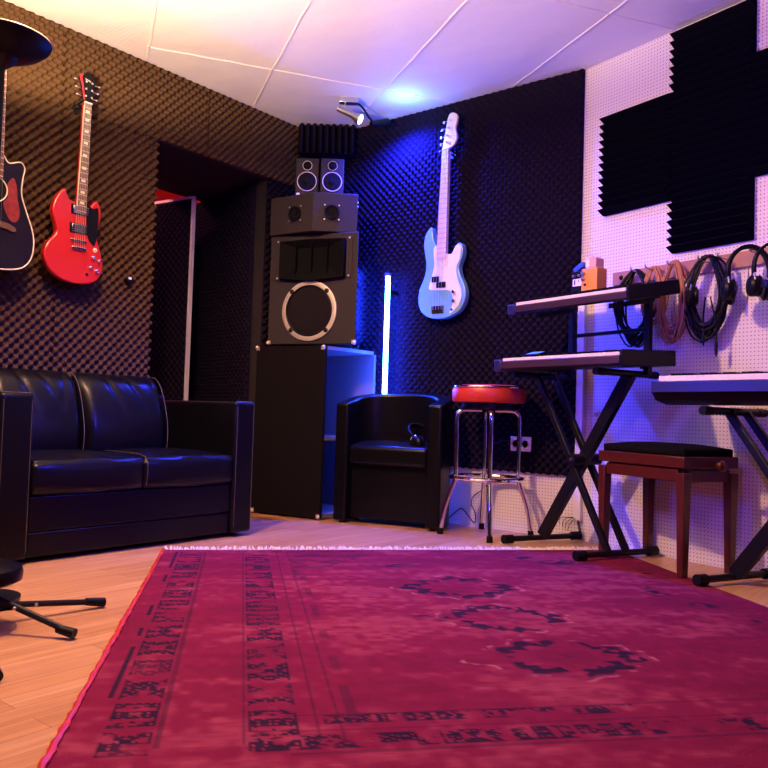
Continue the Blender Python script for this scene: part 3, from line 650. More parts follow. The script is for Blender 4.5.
for z in (.185, .16): MB().lathe([(.007,0),(.006,.004)], (.560-hb[0], -.316-hb[1], z), (.70,.71,0), 10).build('socket', 'alu', hc)
# two small monitors
def monitor(loc, rz, label):
    HM = .226
    m = thing('studio_monitor', label, 'speaker', loc, rz, 'small studio monitors on the tweeter box')
    MB().box(-.067, .067, 0, .14, 0, HM).build('cabinet', 'cab', m, bevel=.005)
    MB().lathe([(.054,0),(.054,.006),(.048,.007)], (0,0,.088), (0,-1,0), 32).build('woofer', 'cone', m)
    MB().lathe([(.049,.006),(.034,-.004+.008),(.017,.005),(.014,.011),(.001,.013)], (0,0,.088), (0,-1,0), 32).build('woofer_cone', 'cone', m)
    MB().ring((0,-.006,.088), .055, .0026, (0,-1,0), 40, 6).build('woofer_ring', 'cream', m)
    MB().lathe([(.026,0),(.026,.004),(.015,.003),(.011,.007),(.001,.008)], (0,0,.182), (0,-1,0), 24).build('tweeter', 'cone', m)
    MB().ring((0,-.004,.182), .0265, .0016, (0,-1,0), 28, 6).build('tweeter_ring', 'steel', m)
    MB().box(-.060, -.040, -.004, .0, .004, .020).build('badge', 'white', m); return m
m1 = monitor((.298,-.470,1.845), math.radians(40), 'small two-way monitor with a cream woofer ring, left of the pair atop the stack')
dup(m1, (.418,-.385,1.845), math.radians(43), 'small two-way monitor with a cream woofer ring, right of the pair atop the stack')

# blue LED tube on the foam
def led_tube(loc, L, label):
    t = thing('led_tube', label, 'lamp', loc, 0, 'blue light tubes on the foam')
    MB().cyl((0,0,.02), (0,0,L), .0135, n=16).build('glowing_tube', 'tube', t)
    MB().cyl((0,0,0), (0,0,.02), .021, n=16).build('end_cap', 'blackp', t); MB().cyl((0,0,L), (0,0,L+.018), .019, n=16).build('end_cap', 'bluep', t)
    for z in (.05, L-.10): MB().box(-.006, .006, .015, -loc[1]-.045, z, z+.02).build('mounting_clip', 'blackp', t)
led_tube((.660,-.140,.30), 1.10, 'glowing blue vertical light tube on the foam between speaker stack and bass')
led_tube((.347,-.072,1.02), .45, 'glowing blue vertical light tube half hidden behind the large loudspeaker')
# ceiling spot bar
cs = thing('ceiling_spotlight', 'small two-headed spotlight on the ceiling above the speaker stack', 'lamp', (.545,-.405,ZC), math.radians(42))
MB().box(-.055, .055, -.022, .022, -.030, -.001).build('ceiling_plate', 'steel', cs, bevel=.003)
MB().cyl((-.02,0,-.030), (-.02,0,-.072), .004, n=8).build('stem', 'steel', cs)
h = MB(); h.tube([(-.060,.0,-.062),(.025,-.02,-.105),(.052,-.026,-.120),(.068,-.030,-.128)], [.015,.017,.030,.032], 16); hd = h.build('spot_head', 'steel', cs)
MB().lathe([(.029,0),(.026,.003),(.001,.004)], (.0685,-.0302,-.1284), (.85,-.29,-.44), 20).build('lens', 'lens', hd)
MB().tube(crom([(.050,.01,-.020),(.085,.055,-.032),(.12,.11,-.06),(.16,.15,-.085)], 5, False), .006, 8).build('arm', 'blackm', cs)
h2 = MB().tube([(.135,.130,-.092),(.215,.185,-.060),(.235,.20,-.052)], [.015,.022,.024], 14).build('spot_head', 'blackm', cs)
MB().lathe([(.021,0),(.019,.003),(.001,.004)], (.2352,.2002,-.052), (.8,.57,.3), 18).build('lens', 'blens', h2)

# ------------------------------------------------------------------ tub chair and headphones on it
tc = thing('tub_chair', 'black leather tub armchair in front of the blue light tube', 'armchair', (.905,-.422,0), math.radians(13.5)); tc.scale = (1.035, 1.0, 1.0)
def U(hw, d0, d1, n=18, y0=0.):
    p = [(-hw, y0)]
    for i in range(n+1):
        a = PI-PI*i/n; p.append((hw*math.cos(a), d0+(d1-d0)*math.sin(a)))
    return p+[(hw, y0)]
outer = U(.300, .13, .335); inner = U(.225, .13, .262)
n = len(outer)
def top(p): return .650+.070*min(1, max(0, p[1])/.30)
mb = MB(); vs = [(x, y, .012) for x, y in outer]+[(x, y, .012) for x, y in inner]+[(x, y, top((x, y))) for x, y in outer]+[(x, y, top((x, y))+.001) for x, y in inner]
fs = []
for i in range(n-1): fs += [(i,i+1,2*n+i+1,2*n+i), (n+i+1,n+i,3*n+i,3*n+i+1), (2*n+i,2*n+i+1,3*n+i+1,3*n+i), (i,n+i,n+i+1,i+1)]
fs += [(0,2*n,3*n,n), (n-1,2*n-1,4*n-1,3*n-1)]
mb.add(vs, fs); mb.build('shell', 'vinyl', tc, bevel=.012, seg=3)
seat = [(x*.985, y if y > .03 else .012) for x, y in U(.225, .12, .255, y0=.012)]
mb = MB(); mb.prism(seat, .320, .422, 'xy'); mb.v = [(x, y, z+(.030*min(1, max(0, y)/.20) if z > .4 else 0)) for x, y, z in mb.v]; mb.build('seat_cushion', 'vinyl', tc, bevel=.022, seg=4)
MB().prism([(x*.98, y if y > .06 else .055) for x, y in U(.225, .12, .25, y0=.055)], .030, .318, 'xy').build('seat_base', 'vinyl', tc)
for sx in (-1, 1):
    for y in (.03, .20): MB().cyl((sx*.255,y,0), (sx*.255,y,.013), .016).build('foot', 'rubber', tc)
def headphones(loc, rz, label, group, tilt=0., scale=1., thick=.012, stretch=1.05):
    h = thing('headphones', label, 'headphones', loc, rz, group)
    R = .078
    pts = [(R*math.cos(a), 0, R*stretch*math.sin(a)) for a in [math.radians(-12+204*i/24) for i in range(25)]]
    T = Matrix.Rotation(tilt, 4, 'X')
    tr = lambda p: tuple(T @ Vector(p)*scale)
    mb = MB(); n_ = len(pts); vs = []
    for x, y, z in pts:
        r = math.hypot(x, z); ux, uz = x/r, z/r
        for dy, dr in ((-.014,-thick/2), (.014,-thick/2), (.014,thick/2), (-.014,thick/2)): vs.append(tr((x+ux*dr, dy, z+uz*dr)))
    fs = [(4*i+j, 4*i+(j+1)%4, 4*i+4+(j+1)%4, 4*i+4+j) for i in range(n_-1) for j in range(4)]+[(3,2,1,0), tuple(4*(n_-1)+j for j in range(4))]
    mb.add(vs, fs); mb.build('headband', 'blackp', h, bevel=.003*scale)
    for sd in (-1, 1):
        cx = sd*R*.99
        y_ = MB().tube([tr(p) for p in [(cx,-.0,-.014),(cx+sd*.006,-.03,-.040),(cx+sd*.006,-.036,-.072)]], .0035*scale, 6).tube([tr(p) for p in [(cx,.0,-.014),(cx+sd*.006,.03,-.040),(cx+sd*.006,.036,-.072)]], .0035*scale, 6); y_.build('yoke', 'steel', h)
        c = MB(); c.lathe([(.036*scale,-.012*scale),(.041*scale,-.004*scale),(.041*scale,.010*scale),(.032*scale,.020*scale),(.010*scale,.024*scale)], tr((cx,0,-.072)), tuple(T @ Vector((sd,0,0))), 24)
        cup = c.build('ear_cup', 'blackp', h)
        MB().lathe([(.040*scale,0),(.042*scale,.008*scale),(.030*scale,.016*scale),(.020*scale,.014*scale)], tr((cx-sd*.012,0,-.072)), tuple(T @ Vector((-sd,0,0))), 24).build('ear_pad', 'leather', cup)
    return h
ph = headphones((.985,-.215,.490), math.radians(75), 'black headphones lying on the seat of the tub chair', None, tilt=-.9, scale=1.0)
MB().tube(crom([(-.02,.06,-.040),(.03,.13,-.040),(.00,.19,-.040),(-.05,.17,-.040),(-.03,.12,-.040),(.02,.14,-.038)], 6, False), .0025, 5).build('cord', 'rubber', ph)

# ------------------------------------------------------------------ bar stool
bs = thing('bar_stool', 'red vinyl bar stool with chrome legs and foot ring before the pegboard', 'stool', (1.422,-.245,.0), math.radians(36)); bs.scale = (1.11, 1.11, 1.0)
MB().lathe([(.120,.668),(.162,.672),(.168,.684),(.168,.730),(.160,.750),(.120,.760),(.001,.763)], (0,0,0), n=48).build('seat', 'redvinyl', bs, angle=50)
MB().ring((0,0,.748), .163, .006, n=48, k=8).build('seat_trim', 'chrome', bs)
MB().lathe([(.125,.640),(.125,.670)], n=32).build('seat_plate', 'blackm', bs)
for k4 in range(4):
    a = k4*PI/2; c, s_ = math.cos(a), math.sin(a); P = lambda r, z: (r*c, r*s_, z)
    lg = MB().tube(crom([P(.205,.018), P(.187,.14), P(.148,.268), P(.142,.30), P(.142,.45), P(.142,.585), P(.134,.618), P(.110,.632), P(.03,.634)], 5, False), .0105, 12).build('leg', 'chrome', bs)
    MB().cyl(P(.206,0), P(.204,.032), .0145, .013, n=14).build('rubber_foot', 'rubber', lg)
MB().ring((0,0,.290), .162, .0105, n=56, k=10).build('foot_ring', 'chrome', bs)
# wall outlet with plug, behind the stool
ot = thing('wall_outlet', 'white double power outlet on the foam behind the bar stool', 'outlet', (1.492,-.013,.462), 0)
MB().box(-.048, .072, -.040, -.030, -.036, .040).build('frame', 'white', ot, bevel=.004)
for x in (-.016, .040):
    s_ = MB().lathe([(.024,0),(.024,.004),(.019,.004),(.018,-.006),(.001,-.006)], (x,-.040,.002), (0,-1,0), 24).build('socket', 'white', ot)
    MB().lathe([(.003,0),(.003,.001)], (x-.007,-.0350,.002), (0,-1,0), 8).lathe([(.003,0),(.003,.001)], (x+.007,-.0350,.002), (0,-1,0), 8).build('pin_holes', 'rubber', s_)
pg = thing('power_plug', 'dark plug and cable on the left of the white outlet', 'plug', (1.492,-.013,.462), 0)
MB().box(-.10, -.050, -.060, -.034, -.008, .018).build('plug_body', 'blackp', pg, bevel=.004)
MB().tube(crom([(-.10,-.046,.005),(-.16,-.05,-.01),(-.20,-.055,-.08),(-.17,-.06,-.16)], 5, False), .004, 6).build('cord', 'rubber', pg)
tag(MB().tube(crom([(1.290,-.016,.232),(1.262,-.016,.205),(1.205,-.016,.165),(1.190,-.014,.12),(1.215,-.014,.075),(1.215,-.016,.02),(1.180,-.016,.05),(1.130,-.016,.090),(1.085,-.016,.062),(1.03,-.02,.012)], 6, False), .003, 6).build('power_cable', 'rubber'), 'thin black cable trailing down the blue-lit pegboard behind the bar stool', 'cable')
# white cable duct in the corner of the two walls, and loose ends under it
p0 = C(.012, .003)
tag(MB().box(-.020, .020, -.026, 0, .10, 1.24).build('cable_duct', 'trim', loc=(p0.x, p0.y, 0), rotz=TH*.5, bevel=.003), 'white vertical cable duct where the foam wall meets the pegboard', 'duct')
lw = MB()
for i in range(4):
    r_ = random.uniform; lw.tube(crom([(r_(-.01,.01),-.014,.115),(r_(-.02,.0)-.02*i,-.03,.105),(-.03-.02*i,-.035,.08+.006*i),(-.045-.015*i,-.035,.045+.008*i)], 5, False), .0016, 5)
    lw.tube(crom([(r_(-.01,.01),-.014,.115),(.010+.004*i,-.03,.08),(.028+.003*i,-.032,.02)], 5, False), .0016, 5)
tag(lw.build('loose_wires', 'rubber', loc=(p0.x, p0.y, 0), rotz=TH*.5), 'frayed dark wire ends hanging out of the bottom of the white cable duct', 'wires', kind='stuff')

# ------------------------------------------------------------------ keyboard stands, keyboards, bench
def keyboard(name, label, cat, s0, s1, off1, D, H, zb, tilt, group):
    """back edge at off1 from the wall, its underside there at zb; the case tips down towards the player"""
    k_ = thing(name, label, cat, C(s0, off1, zb), TH, group); k_.rotation_euler.x = tilt; L = s1-s0
    MB().prism([(0,0),(-D+.012,.004),(-D,.012),(-D,H*.52),(-D+.055,H*.60),(-D+.125,H*.62),(-D+.13,H*.95),(0,H)], .045, L-.012, 'yz').build('case', 'blackp', k_, bevel=.003)
    MB().box(.050, L-.014, -D-.004, -D+.006, .012, H*.66).build('key_slip', 'synth', k_, bevel=.003)
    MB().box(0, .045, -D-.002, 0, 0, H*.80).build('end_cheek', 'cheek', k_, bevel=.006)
    MB().box(L-.012, L, -D-.003, .002, 0, H*.98).build('end_cheek', 'blackp', k_, bevel=.004)
    x0 = .062; n_ = int((L-.014-x0)/.0225); kw = (L-.014-x0)/n_
    for i in range(n_):
        x = x0+i*kw; MB().box(x+.0004, x+kw-.0004, -D-.002, -D+.122, H*.68, H*.68+.013).build('white_key', 'keyw', k_)
        if i % 7 in (0,1,3,4,5) and i < n_-1: MB().box(x+kw-.006, x+kw+.006, -D+.04, -D+.122, H*.68+.0135, H*.68+.024).build('black_key', 'blackp', k_)
    return k_
k1 = keyboard('keyboard', 'black keyboard on the upper tier of the two-tier stand, pedals on top', 'keyboard', -.030, .672, .15, .335, .062, 1.148, .20, 'keyboards on the two-tier stand')
k2 = keyboard('keyboard', 'black keyboard on the lower tier of the stand, beside the bar stool', 'keyboard', -.090, .662, .16, .345, .068, .838, .060, 'keyboards on the two-tier stand')
for kk, L in ((k1, .2), (k2, .2)):
    for x in (.10, .62): MB().cyl((x,-.05,-.008), (x,-.05,.002), .012, n=12).build('foot', 'rubber', kk)
def bar(mb, a, b, w, d, m=0):
    """rectangular section bar from a to b: w across in the plane of the X, d along y"""
    a, b = Vector(a), Vector(b); t = (b-a).normalized(); nrm = Vector((t.z, 0, -t.x))*w/2; dy = Vector((0, d/2, 0))
    vs = [a-nrm-dy, a+nrm-dy, a+nrm+dy, a-nrm+dy, b-nrm-dy, b+nrm-dy, b+nrm+dy, b-nrm+dy]
    return mb.add(vs, [(0,1,2,3),(7,6,5,4),(0,4,5,1),(1,5,6,2),(2,6,7,3),(3,7,4,0)], m)
def xstand(label, loc, rz, fx0, fx1, fy0, fy1, tz, tx0, tx1, frot, group, flen=.21, tier=False):
    st = thing('keyboard_stand', label, 'stand', loc, rz, group)
    for fx, fy in ((fx0,fy0), (fx1,fy1)):
        c, s_ = math.cos(frot), math.sin(frot); ds = Vector((-s_, c, 0)); p = Vector((fx, fy, .022))
        f = MB().cyl(p-ds*flen, p+ds*flen, .0135, n=14).build('foot_bar', 'blackm', st)
        for e_ in (-1, 1): MB().cyl(p+ds*flen*e_*1.03, p+ds*flen*e_*.80, .021, n=14).build('end_cap', 'rubber', f)
    bar(MB(), (fx0,fy0,.03), (tx1,.0,tz), .056, .032).build('brace', 'blackm', st, bevel=.003)
    for dy in (-.055, .055): bar(MB(), (fx1,fy1+dy,.03), (tx0,dy,tz), .030, .022).build('brace', 'blackm', st, bevel=.003)
    t_ = .5; px, pz = (fx0+tx1)/2, (tz+.03)/2
    MB().cyl((px,-.085,pz), (px,.085,pz), .026, n=18).build('pivot', 'blackm', st)
    MB().lathe([(.008,0),(.007,.006)], (px,-.085,pz), (0,-1,0), 10).build('bolt', 'steel', st)
    for x in (tx0, tx1):
        b_ = MB().cyl((x,-.19,tz+.002), (x,.15,tz+.002), .0145, n=12).build('top_bar', 'blackm', st)
        for y in (-.185, .145): MB().cyl((x,y-.025,tz+.002), (x,y+.025,tz+.002), .0165, n=12).build('grip', 'rubber', b_)
    return st
sl = Vector((1.943,-.298,.005)); srz = -.36
st1 = xstand('black double-braced cross stand carrying two keyboards beside the bar stool', sl, srz, -.220, .240, -.012, -.004, .798, -.235, .290, -.08, 'cross braced keyboard stands', flen=.222)
# label strip on the thin brace, and the second tier
for x in (-.125, .33):
    MB().box(x-.014, x+.014, .050, .076, .795, 1.118).build('tier_post', 'blackm', st1, bevel=.002)
    MB().prism([(-.17,1.062),(-.17,1.084),(.085,1.135),(.085,1.112)], x-.012, x+.012, 'yz').build('tier_arm', 'blackm', st1, bevel=.002)
MB().cyl((-.125,.063,.995), (.33,.063,.995), .009, n=10).build('tier_crossbar', 'blackm', st1)
# right-hand stage piano
o = C(.772, .16, .668); pn = thing('stage_piano', 'black digital piano with white keys at the right edge, above the piano bench', 'piano', o, TH)
L = 1.32; D = .31; H = .108
MB().prism([(0,.03),(-.22,0),(-.285,.016),(-D,.046),(-D,H*.80),(-D+.02,H*.82),(-.17,H*.82),(-.165,H),(0,H)], .0, L, 'yz').build('case', 'blackp', pn, bevel=.004)
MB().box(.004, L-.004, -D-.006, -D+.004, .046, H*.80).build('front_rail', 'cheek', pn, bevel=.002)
for i in range(52):
    x = .030+i*(L-.06)/52; kw = (L-.06)/52
    MB().box(x+.0004, x+kw-.0004, -D+.006, -.17, H*.825, H*.825+.020).build('white_key', 'keyw', pn)
    if i % 7 in (0,2,3,5,6) and i < 51: MB().box(x+kw-.006, x+kw+.006, -D+.055, -.172, H*.825+.021, H*.825+.032).build('black_key', 'blackp', pn)
st2o = C(1.235, .265, .005)
st2 = xstand('black cross stand under the digital piano at the right edge', st2o, TH-.05, -.235, .235, 0, 0, .640, -.235, .235, -.08, 'cross braced keyboard stands', flen=.20)
# piano bench
bn = thing('piano_bench', 'mahogany piano bench with black padded top in front of the pegboard', 'bench', (2.366,-.382,.005), -.46)
W2, D2, BH = .244, .147, .464
for sx in (-1, 1):
    for sy in (-1, 1):
        x, y = sx*(W2-.020), sy*(D2-.020); mb = MB()
        vs = [(x+a*.015, y+b*.015, 0) for a, b in ((-1,-1),(1,-1),(1,1),(-1,1))]+[(x+a*.021, y+b*.021, .40) for a, b in ((-1,-1),(1,-1),(1,1),(-1,1))]
        mb.add(vs, [(3,2,1,0),(4,5,6,7),(0,1,5,4),(1,2,6,5),(2,3,7,6),(3,0,4,7)]); mb.build('leg', 'mahog', bn, bevel=.003)
for sy in (-1, 1): MB().box(-W2+.04, W2-.04, sy*(D2-.020)-.010, sy*(D2-.020)+.010, .365, .412).build('apron', 'mahog', bn, bevel=.002)
for sx in (-1, 1): MB().box(sx*(W2-.020)-.010, sx*(W2-.020)+.010, -D2+.04, D2-.04, .365, .412).build('apron', 'mahog', bn, bevel=.002)
MB().box(-W2, W2, -D2, D2, .418, BH).box(-W2+.03, W2-.03, -D2+.03, D2-.03, .40, .42).build('seat_frame', 'mahog', bn, bevel=.004)
mb = MB(); rounded_box(mb, -W2+.014, W2-.014, -D2+.014, D2-.014, BH-.002, BH+.030, .016); mb.build('seat_pad', 'velvet', bn, bevel=.018, seg=4)
MB().lathe([(.008,0),(.008,.014),(.016,.018),(.022,.028),(.020,.040),(.010,.046),(.001,.047)], (W2,0.02,.430), (1,0,0), 20).build('height_knob', 'mahog', bn)
# things on the keyboards
def pedal(s, off, z, w, d, h, body, label, top=None):
    p = thing('effect_pedal', label, 'pedal', C(s, off, z), TH, 'effect pedals on the upper keyboard')
    return p
zt1 = 1.190
p = pedal(.200, .235, zt1, 0,0,0, '', 'dark blue effect pedal with a tilted blue top on the upper keyboard')
MB().box(-.034, .034, -.03, .03, 0, .100).build('housing', 'blackp', p, bevel=.003)
MB().box(-.026, .026, -.0325, -.0295, .030, .064).build('label_plate', 'white', p)
MB().box(-.016,-.010,-.0332,-.0322,.036,.058).box(.010,.013,-.0332,-.0322,.046,.060).build('marking', 'rubber', p)
for x in (-.018, .014): MB().lathe([(.007,0),(.006,.012)], (x,-.030,.078), (0,-1,0), 12).build('control_knob', 'steel', p)
MB().box(-.030, .034, -.024, .026, .0, .026, mtx=Matrix.Translation((0,0,.100)) @ Matrix.Rotation(-.5, 4, 'Y') @ Matrix.Translation((.005,0,.004))).build('foot_switch', 'bluep', p, bevel=.004)
p = pedal(.272, .235, zt1, 0,0,0, '', 'orange effect pedal with knobs standing beside the dark blue pedal')
MB().box(-.044, .048, -.035, .035, 0, .105).build('housing', 'orange', p, bevel=.004)
for z in (.060, .085): MB().lathe([(.010,0),(.010,.010),(.007,.014)], (-.030,-.035,z), (0,-1,0), 14).build('control_knob', 'steel', p)
MB().lathe([(.006,0),(.005,.006)], (-.020,-.035,.030), (0,-1,0), 12).build('foot_switch', 'blackp', p)
p = pedal(.274, .235, zt1+.106, 0,0,0, '', 'small salmon pedal stacked on top of the orange pedal')
MB().prism([(-.03,0),(.033,0),(.033,.042),(.010,.055),(-.03,.047)], -.028, .028).build('housing', 'pink', p, bevel=.003)
MB().box(-.026,-.004,-.0295,-.0275,.006,.040).build('label_plate', 'white', p)
d = thing('display_unit', 'small blue-lit device lying at the left end of the lower keyboard', 'device', C(.010, .335, .894), TH)
MB().prism([(-.030,0),(.030,0),(.030,.026),(-.030,.010)], -.046, .046, 'yz').build('housing', 'blackp', d, bevel=.003)
MB().add([(-.040,-.0295,.0115),(.040,-.0295,.0115),(.040,.025,.0262),(-.040,.025,.0262)], [(0,1,2,3)]).build('display', 'screen', d)

# ------------------------------------------------------------------ hook rail with cables and headphones on the pegboard
rl = thing('hook_rail', 'long pale wooden hook rail across the white pegboard', 'rail', C(.325, 0, 1.247), TH)
MB().prism([(0,.0),(1.50,.008),(1.50,.076),(0,.066)], -.018, -.001).build('board', 'wood', rl, bevel=.002)
for i, x in enumerate((.055, .135, .250, .400, .490, .630, .737, .88, 1.02)):
    MB().tube(crom([(x,-.016,.045),(x,-.040,.040),(x,-.104,.046),(x,-.112,.062)], 4, False), .0035, 8).build('hook', 'steel', rl)
jb = thing('junction_box', 'small pale pink socket box at the left end of the hook rail', 'box', C(.258, 0, 1.248), TH)
MB().box(-.052, .056, -.026, -.001, 0, .064).build('cover', 'wood', jb, bevel=.003); MB().lathe([(.012,0),(.010,.004)], (0,-.026,.034), (0,-1,0), 12).build('socket', 'blackp', jb)
def coil(label, mname, s, ztop, hw, hgt, n, r, tails, seed, group, fat=.03):
    rr = random.Random(seed); c = thing('coiled_cable', label, 'cable', C(s, .052, ztop), TH, group)
    mb = MB()
    for i in range(n):
        w_ = hw*rr.uniform(.72,1.05); h_ = hgt*rr.uniform(.80,1.02); dx = rr.uniform(-.012,.012); ph_ = rr.uniform(-.25,.25); dy = rr.uniform(-fat,.01)
        pts = []
        for q in range(28):
            a = 2*PI*q/28; y = -math.cos(a); zz = -h_/2*(1-math.cos(a)); wx = w_*math.sin(a)*(.62+.38*min(1, -zz/(h_*.45)))
            pts.append((wx+dx+ph_*.05*zz/hgt*4*.2, dy*(.3+.7*min(1, -zz/.1))-.004, zz+rr.uniform(-.003,.003)))
        mb.tube(pts, r, 6, closed=True)
    mb.build('coil', mname, c)
    for (x, zb) in tails:
        MB().tube(crom([(x*.4,-.02,-hgt*.5),(x*.9,-.03,-hgt*.75),(x,-.026,zb+.10),(x,-.024,zb+.045)], 6, False), r*.9, 6).build('loose_end', mname, c)
        MB().tube([(x,-.024,zb+.050),(x,-.024,zb+.036),(x,-.024,zb+.010),(x,-.024,zb-.015)], [.0045,.0070,.0070,.0022], 8).build('plug', 'blackp', c)
    return c
cg = 'coiled cables on the hook rail'
coil('large coil of black cable hanging between the tan coils and the headphones', 'rubber', .738, 1.312, .094, .360, 26, .0042, [(-.005,.935-1.305),(.055,.885-1.305)], 3, cg)
coil('tan cable coil on the hook rail, left of the two tan coils', 'tan', .468, 1.302, .060, .27, 14, .0038, [], 5, cg)
coil('tan cable coil on the hook rail, right of the two tan coils', 'tan', .575, 1.312, .068, .36, 16, .0038, [(.02,.98-1.312)], 8, cg)
coil('black cable coil at the left end of the hook rail, behind the keyboards', 'rubber', .365, 1.300, .098, .350, 24, .0042, [], 11, cg)
hg = 'headphones hanging on the hook rail'
headphones(C(.775, .094, 1.200), TH+.60, 'black headphones with a thin band hung over the large black cable coil', hg, thick=.006, scale=.95, stretch=1.3)
headphones(C(.955, .116, 1.208), TH+.85, 'black headphones with a thick padded band, hung right of the large black coil', hg, thick=.016, scale=1.02, stretch=1.25)
headphones(C(1.062, .116, 1.208), TH+.85, 'black headphones at the right edge, cut off by the picture', hg, thick=.012, scale=1.0, stretch=1.25)
tag(MB().tube(crom([(0,-.085,.0),(.004,-.090,-.06),(.0,-.088,-.13),(-.004,-.088,-.16)], 5, False), .0028, 6).tube([(-.004,-.088,-.155),(-.004,-.088,-.20)], [.005,.003], 8).build('jack_cord', 'steel', loc=C(.935, 0, 1.235), rotz=TH), 'thin jack lead dangling beside the thick-banded headphones', 'cable')

# ------------------------------------------------------------------ torchiere lamp
lp = thing('floor_lamp', 'black uplighter floor lamp with a wide bowl left of the red guitar', 'lamp', (1.075,-2.602,0))
LZ = 1.705
MB().lathe([(.001,0),(.12,.0),(.125,.012),(.06,.022),(.015,.030),(.001,.030)], n=40).build('base', 'blackm', lp)
MB().cyl((0,0,.025), (0,0,LZ-.062), .0095, n=14).build('pole', 'blackm', lp)
MB().lathe([(.012,LZ-.085),(.030,LZ-.070),(.046,LZ-.052),(.030,LZ-.050)], n=28).build('collar', 'blackm', lp)
MB().lathe([(.030,LZ-.056),(.075,LZ-.046),(.112,LZ-.026),(.134,LZ-.006),(.140,LZ+.006),(.137,LZ+.006),(.130,LZ-.003),(.108,LZ-.020),(.070,LZ-.039),(.020,LZ-.047)], n=48, close=True).build('bowl', 'blackp', lp)
MB().ring((0,0,LZ+.0065), .1385, .0022, n=56, k=6).build('painted_lit_edge', 'cream', lp)  # pale ring paints the bright line the bulb throws on the black bowl's edge
MB().lathe([(.02,LZ-.047),(.018,LZ-.041),(.001,LZ-.039)], n=16).build('bulb', 'bulb', lp)

# ------------------------------------------------------------------ low tripod stand at the left edge
ds = thing('tripod_stand', 'low black folding stand with a round pad at the left edge of the floor', 'stand', (1.352,-2.750,0))
b0 = Vector((1.352,-2.750,0))
MB().lathe([(.001,.118),(.118,.120),(.130,.127),(.132,.145),(.128,.160),(.112,.168),(.001,.170)], n=48).build('pad', 'leather', ds)
MB().cyl((0,0,.03), (0,0,.13), .016, n=14).build('column', 'blackm', ds)
MB().lathe([(.028,.078),(.028,.115)], n=18).build('hub', 'blackm', ds)
for f, zh in (((1.392,-2.385,.014),.058), ((1.622,-2.612,.014),.108), ((1.800,-2.885,.014),.100), ((1.00,-2.80,.014),.08)):
    q = Vector(f)-b0; dq = Vector((q.x, q.y, 0)).normalized()
    lg = MB().tube([dq*.02+Vector((0,0,zh)), q+Vector((0,0,.004))], .0085, 10).build('leg', 'blackm', ds)
    MB().tube([q*.88+Vector((0,0,.012)), q+dq*.012+Vector((0,0,.001))], [.0110,.0135], 12).build('rubber_foot', 'rubber', lg)
    p = dq*.02+(q-dq*.02)*.45; p.z = zh+(.018-zh)*.45
    MB().lathe([(.005,0),(.004,.004)], (p.x+dq.y*.009, p.y-dq.x*.009, p.z), (dq.y,-dq.x,0), 10).build('rivet', 'steel', lg)
    MB().tube([Vector((0,0,.040)), p], .005, 8).build('strut', 'blackm', ds)

# ------------------------------------------------------------------ light
def light(kind, name, loc, power, col, size=.1, aim=None, spot=None, blend=.4):
    d = bpy.data.lights.new(name, kind); d.energy = power; d.color = col
    if kind == 'AREA': d.shape = 'DISK'; d.size = size
    else: d.shadow_soft_size = size
    if kind == 'SPOT': d.spot_size = math.radians(spot); d.spot_blend = blend
    o = bpy.data.objects.new(name, d); COL.objects.link(o); o.location = loc
    if aim: o.rotation_euler = (Vector(aim)-Vector(loc)).to_track_quat('-Z', 'Y').to_euler()
    return o
light('POINT', 'lamp_bulb_light', (1.075,-2.602,LZ-.026), 290, (1.,.67,.38), .010)
light('SPOT', 'warm_bounce_fill', (1.35,-2.45,2.33), 235, (1.,.50,.31), .05, (1.75,-1.3,.0), 150, .8)  # unseen fill, added for the warm glow coming back off the ceiling
light('SPOT', 'blue_stage_spot', (4.0,-1.5,1.9), 800, (.02,.03,1.), .12, (.45,-1.65,.55), 26, .8)
light('SPOT', 'blue_side_spot', (.25,-2.9,1.1), 105, (.04,.04,1.), .22, (2.4,-.6,.8), 44, .8)
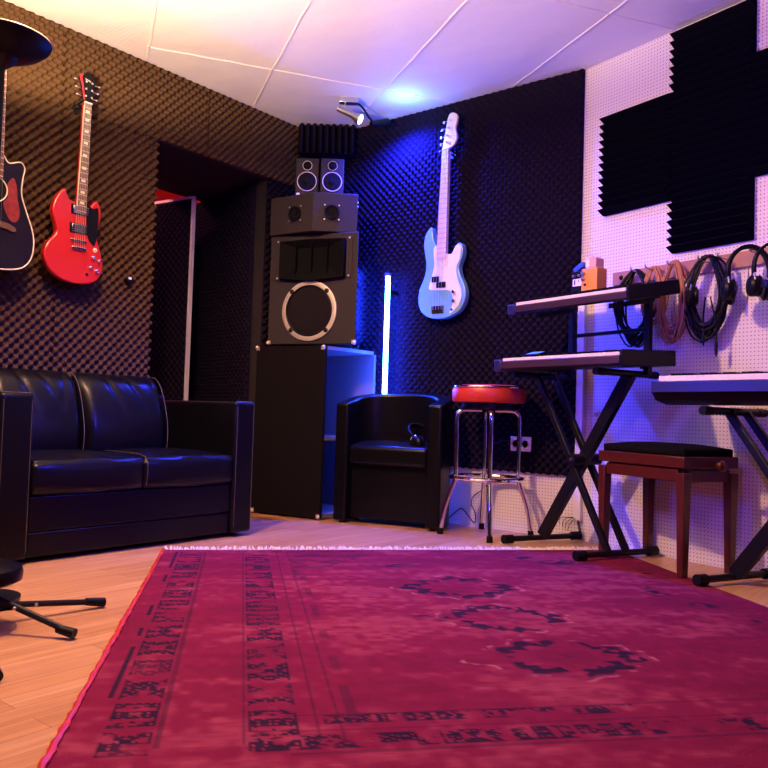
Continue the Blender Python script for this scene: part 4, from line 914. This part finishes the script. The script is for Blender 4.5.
light('SPOT', 'violet_wall_spot', (2.9,-4.4,2.2), 125, (.40,.10,1.), .1, (2.75,-.4,1.5), 52, .8)
light('SPOT', 'magenta_floor_spot', (3.4,-4.6,2.2), 115, (.36,.03,1.), .1, (2.0,-2.7,0), 62, .9)
light('SPOT', 'violet_uplight', (3.3,-2.4,.95), 125, (.22,.08,1.), .1, (2.3,-1.2,2.39), 120, .9)
light('SPOT', 'blue_spot_light', (.74,-.26,2.28), 620, (.02,.03,1.), .02, (.80,0,1.5), 152, 1.)
light('POINT', 'blue_spot_glow', (.83,-.25,2.27), 5, (.08,.25,1.), .02)
light('SPOT', 'white_spot_light', (.62,-.45,2.25), 8, (1.,.8,.7), .02, (1.4,-.8,.4), 60)
light('POINT', 'passage_light', (-1.2,-1.3,2.3), 40, (1.,.30,.3), .05)
wd = bpy.data.worlds.new('world'); SC.world = wd; wd.use_nodes = True
wd.node_tree.nodes['Background'].inputs[0].default_value = (.05,.03,.08,1); wd.node_tree.nodes['Background'].inputs[1].default_value = .02

# ------------------------------------------------------------------ camera
F_, YAW, PIT, ROL = 787.33, -.671, .038, .031
v = Vector((math.sin(YAW), math.cos(YAW), 0)); r = Vector((math.cos(YAW), -math.sin(YAW), 0)); u = Vector((0,0,1))
V = v*math.cos(PIT)+u*math.sin(PIT); U2 = u*math.cos(PIT)-v*math.sin(PIT)
R = r*math.cos(ROL)+U2*math.sin(ROL); UU = U2*math.cos(ROL)-r*math.sin(ROL)
cam = bpy.data.cameras.new('camera'); co = bpy.data.objects.new('camera', cam); COL.objects.link(co)
co.matrix_world = Matrix(((R.x,UU.x,-V.x,3.494),(R.y,UU.y,-V.y,-3.717),(R.z,UU.z,-V.z,.598),(0,0,0,1)))
cam.sensor_width = 36; cam.lens = F_/768*36; cam.clip_start = .02
SC.camera = co
vs = SC.view_settings; vs.view_transform = 'Standard'; vs.look = 'None'; vs.exposure = 0; vs.gamma = 1; vs.use_curve_mapping = False
SC.cycles.use_denoising = True; SC.cycles.max_bounces = 8
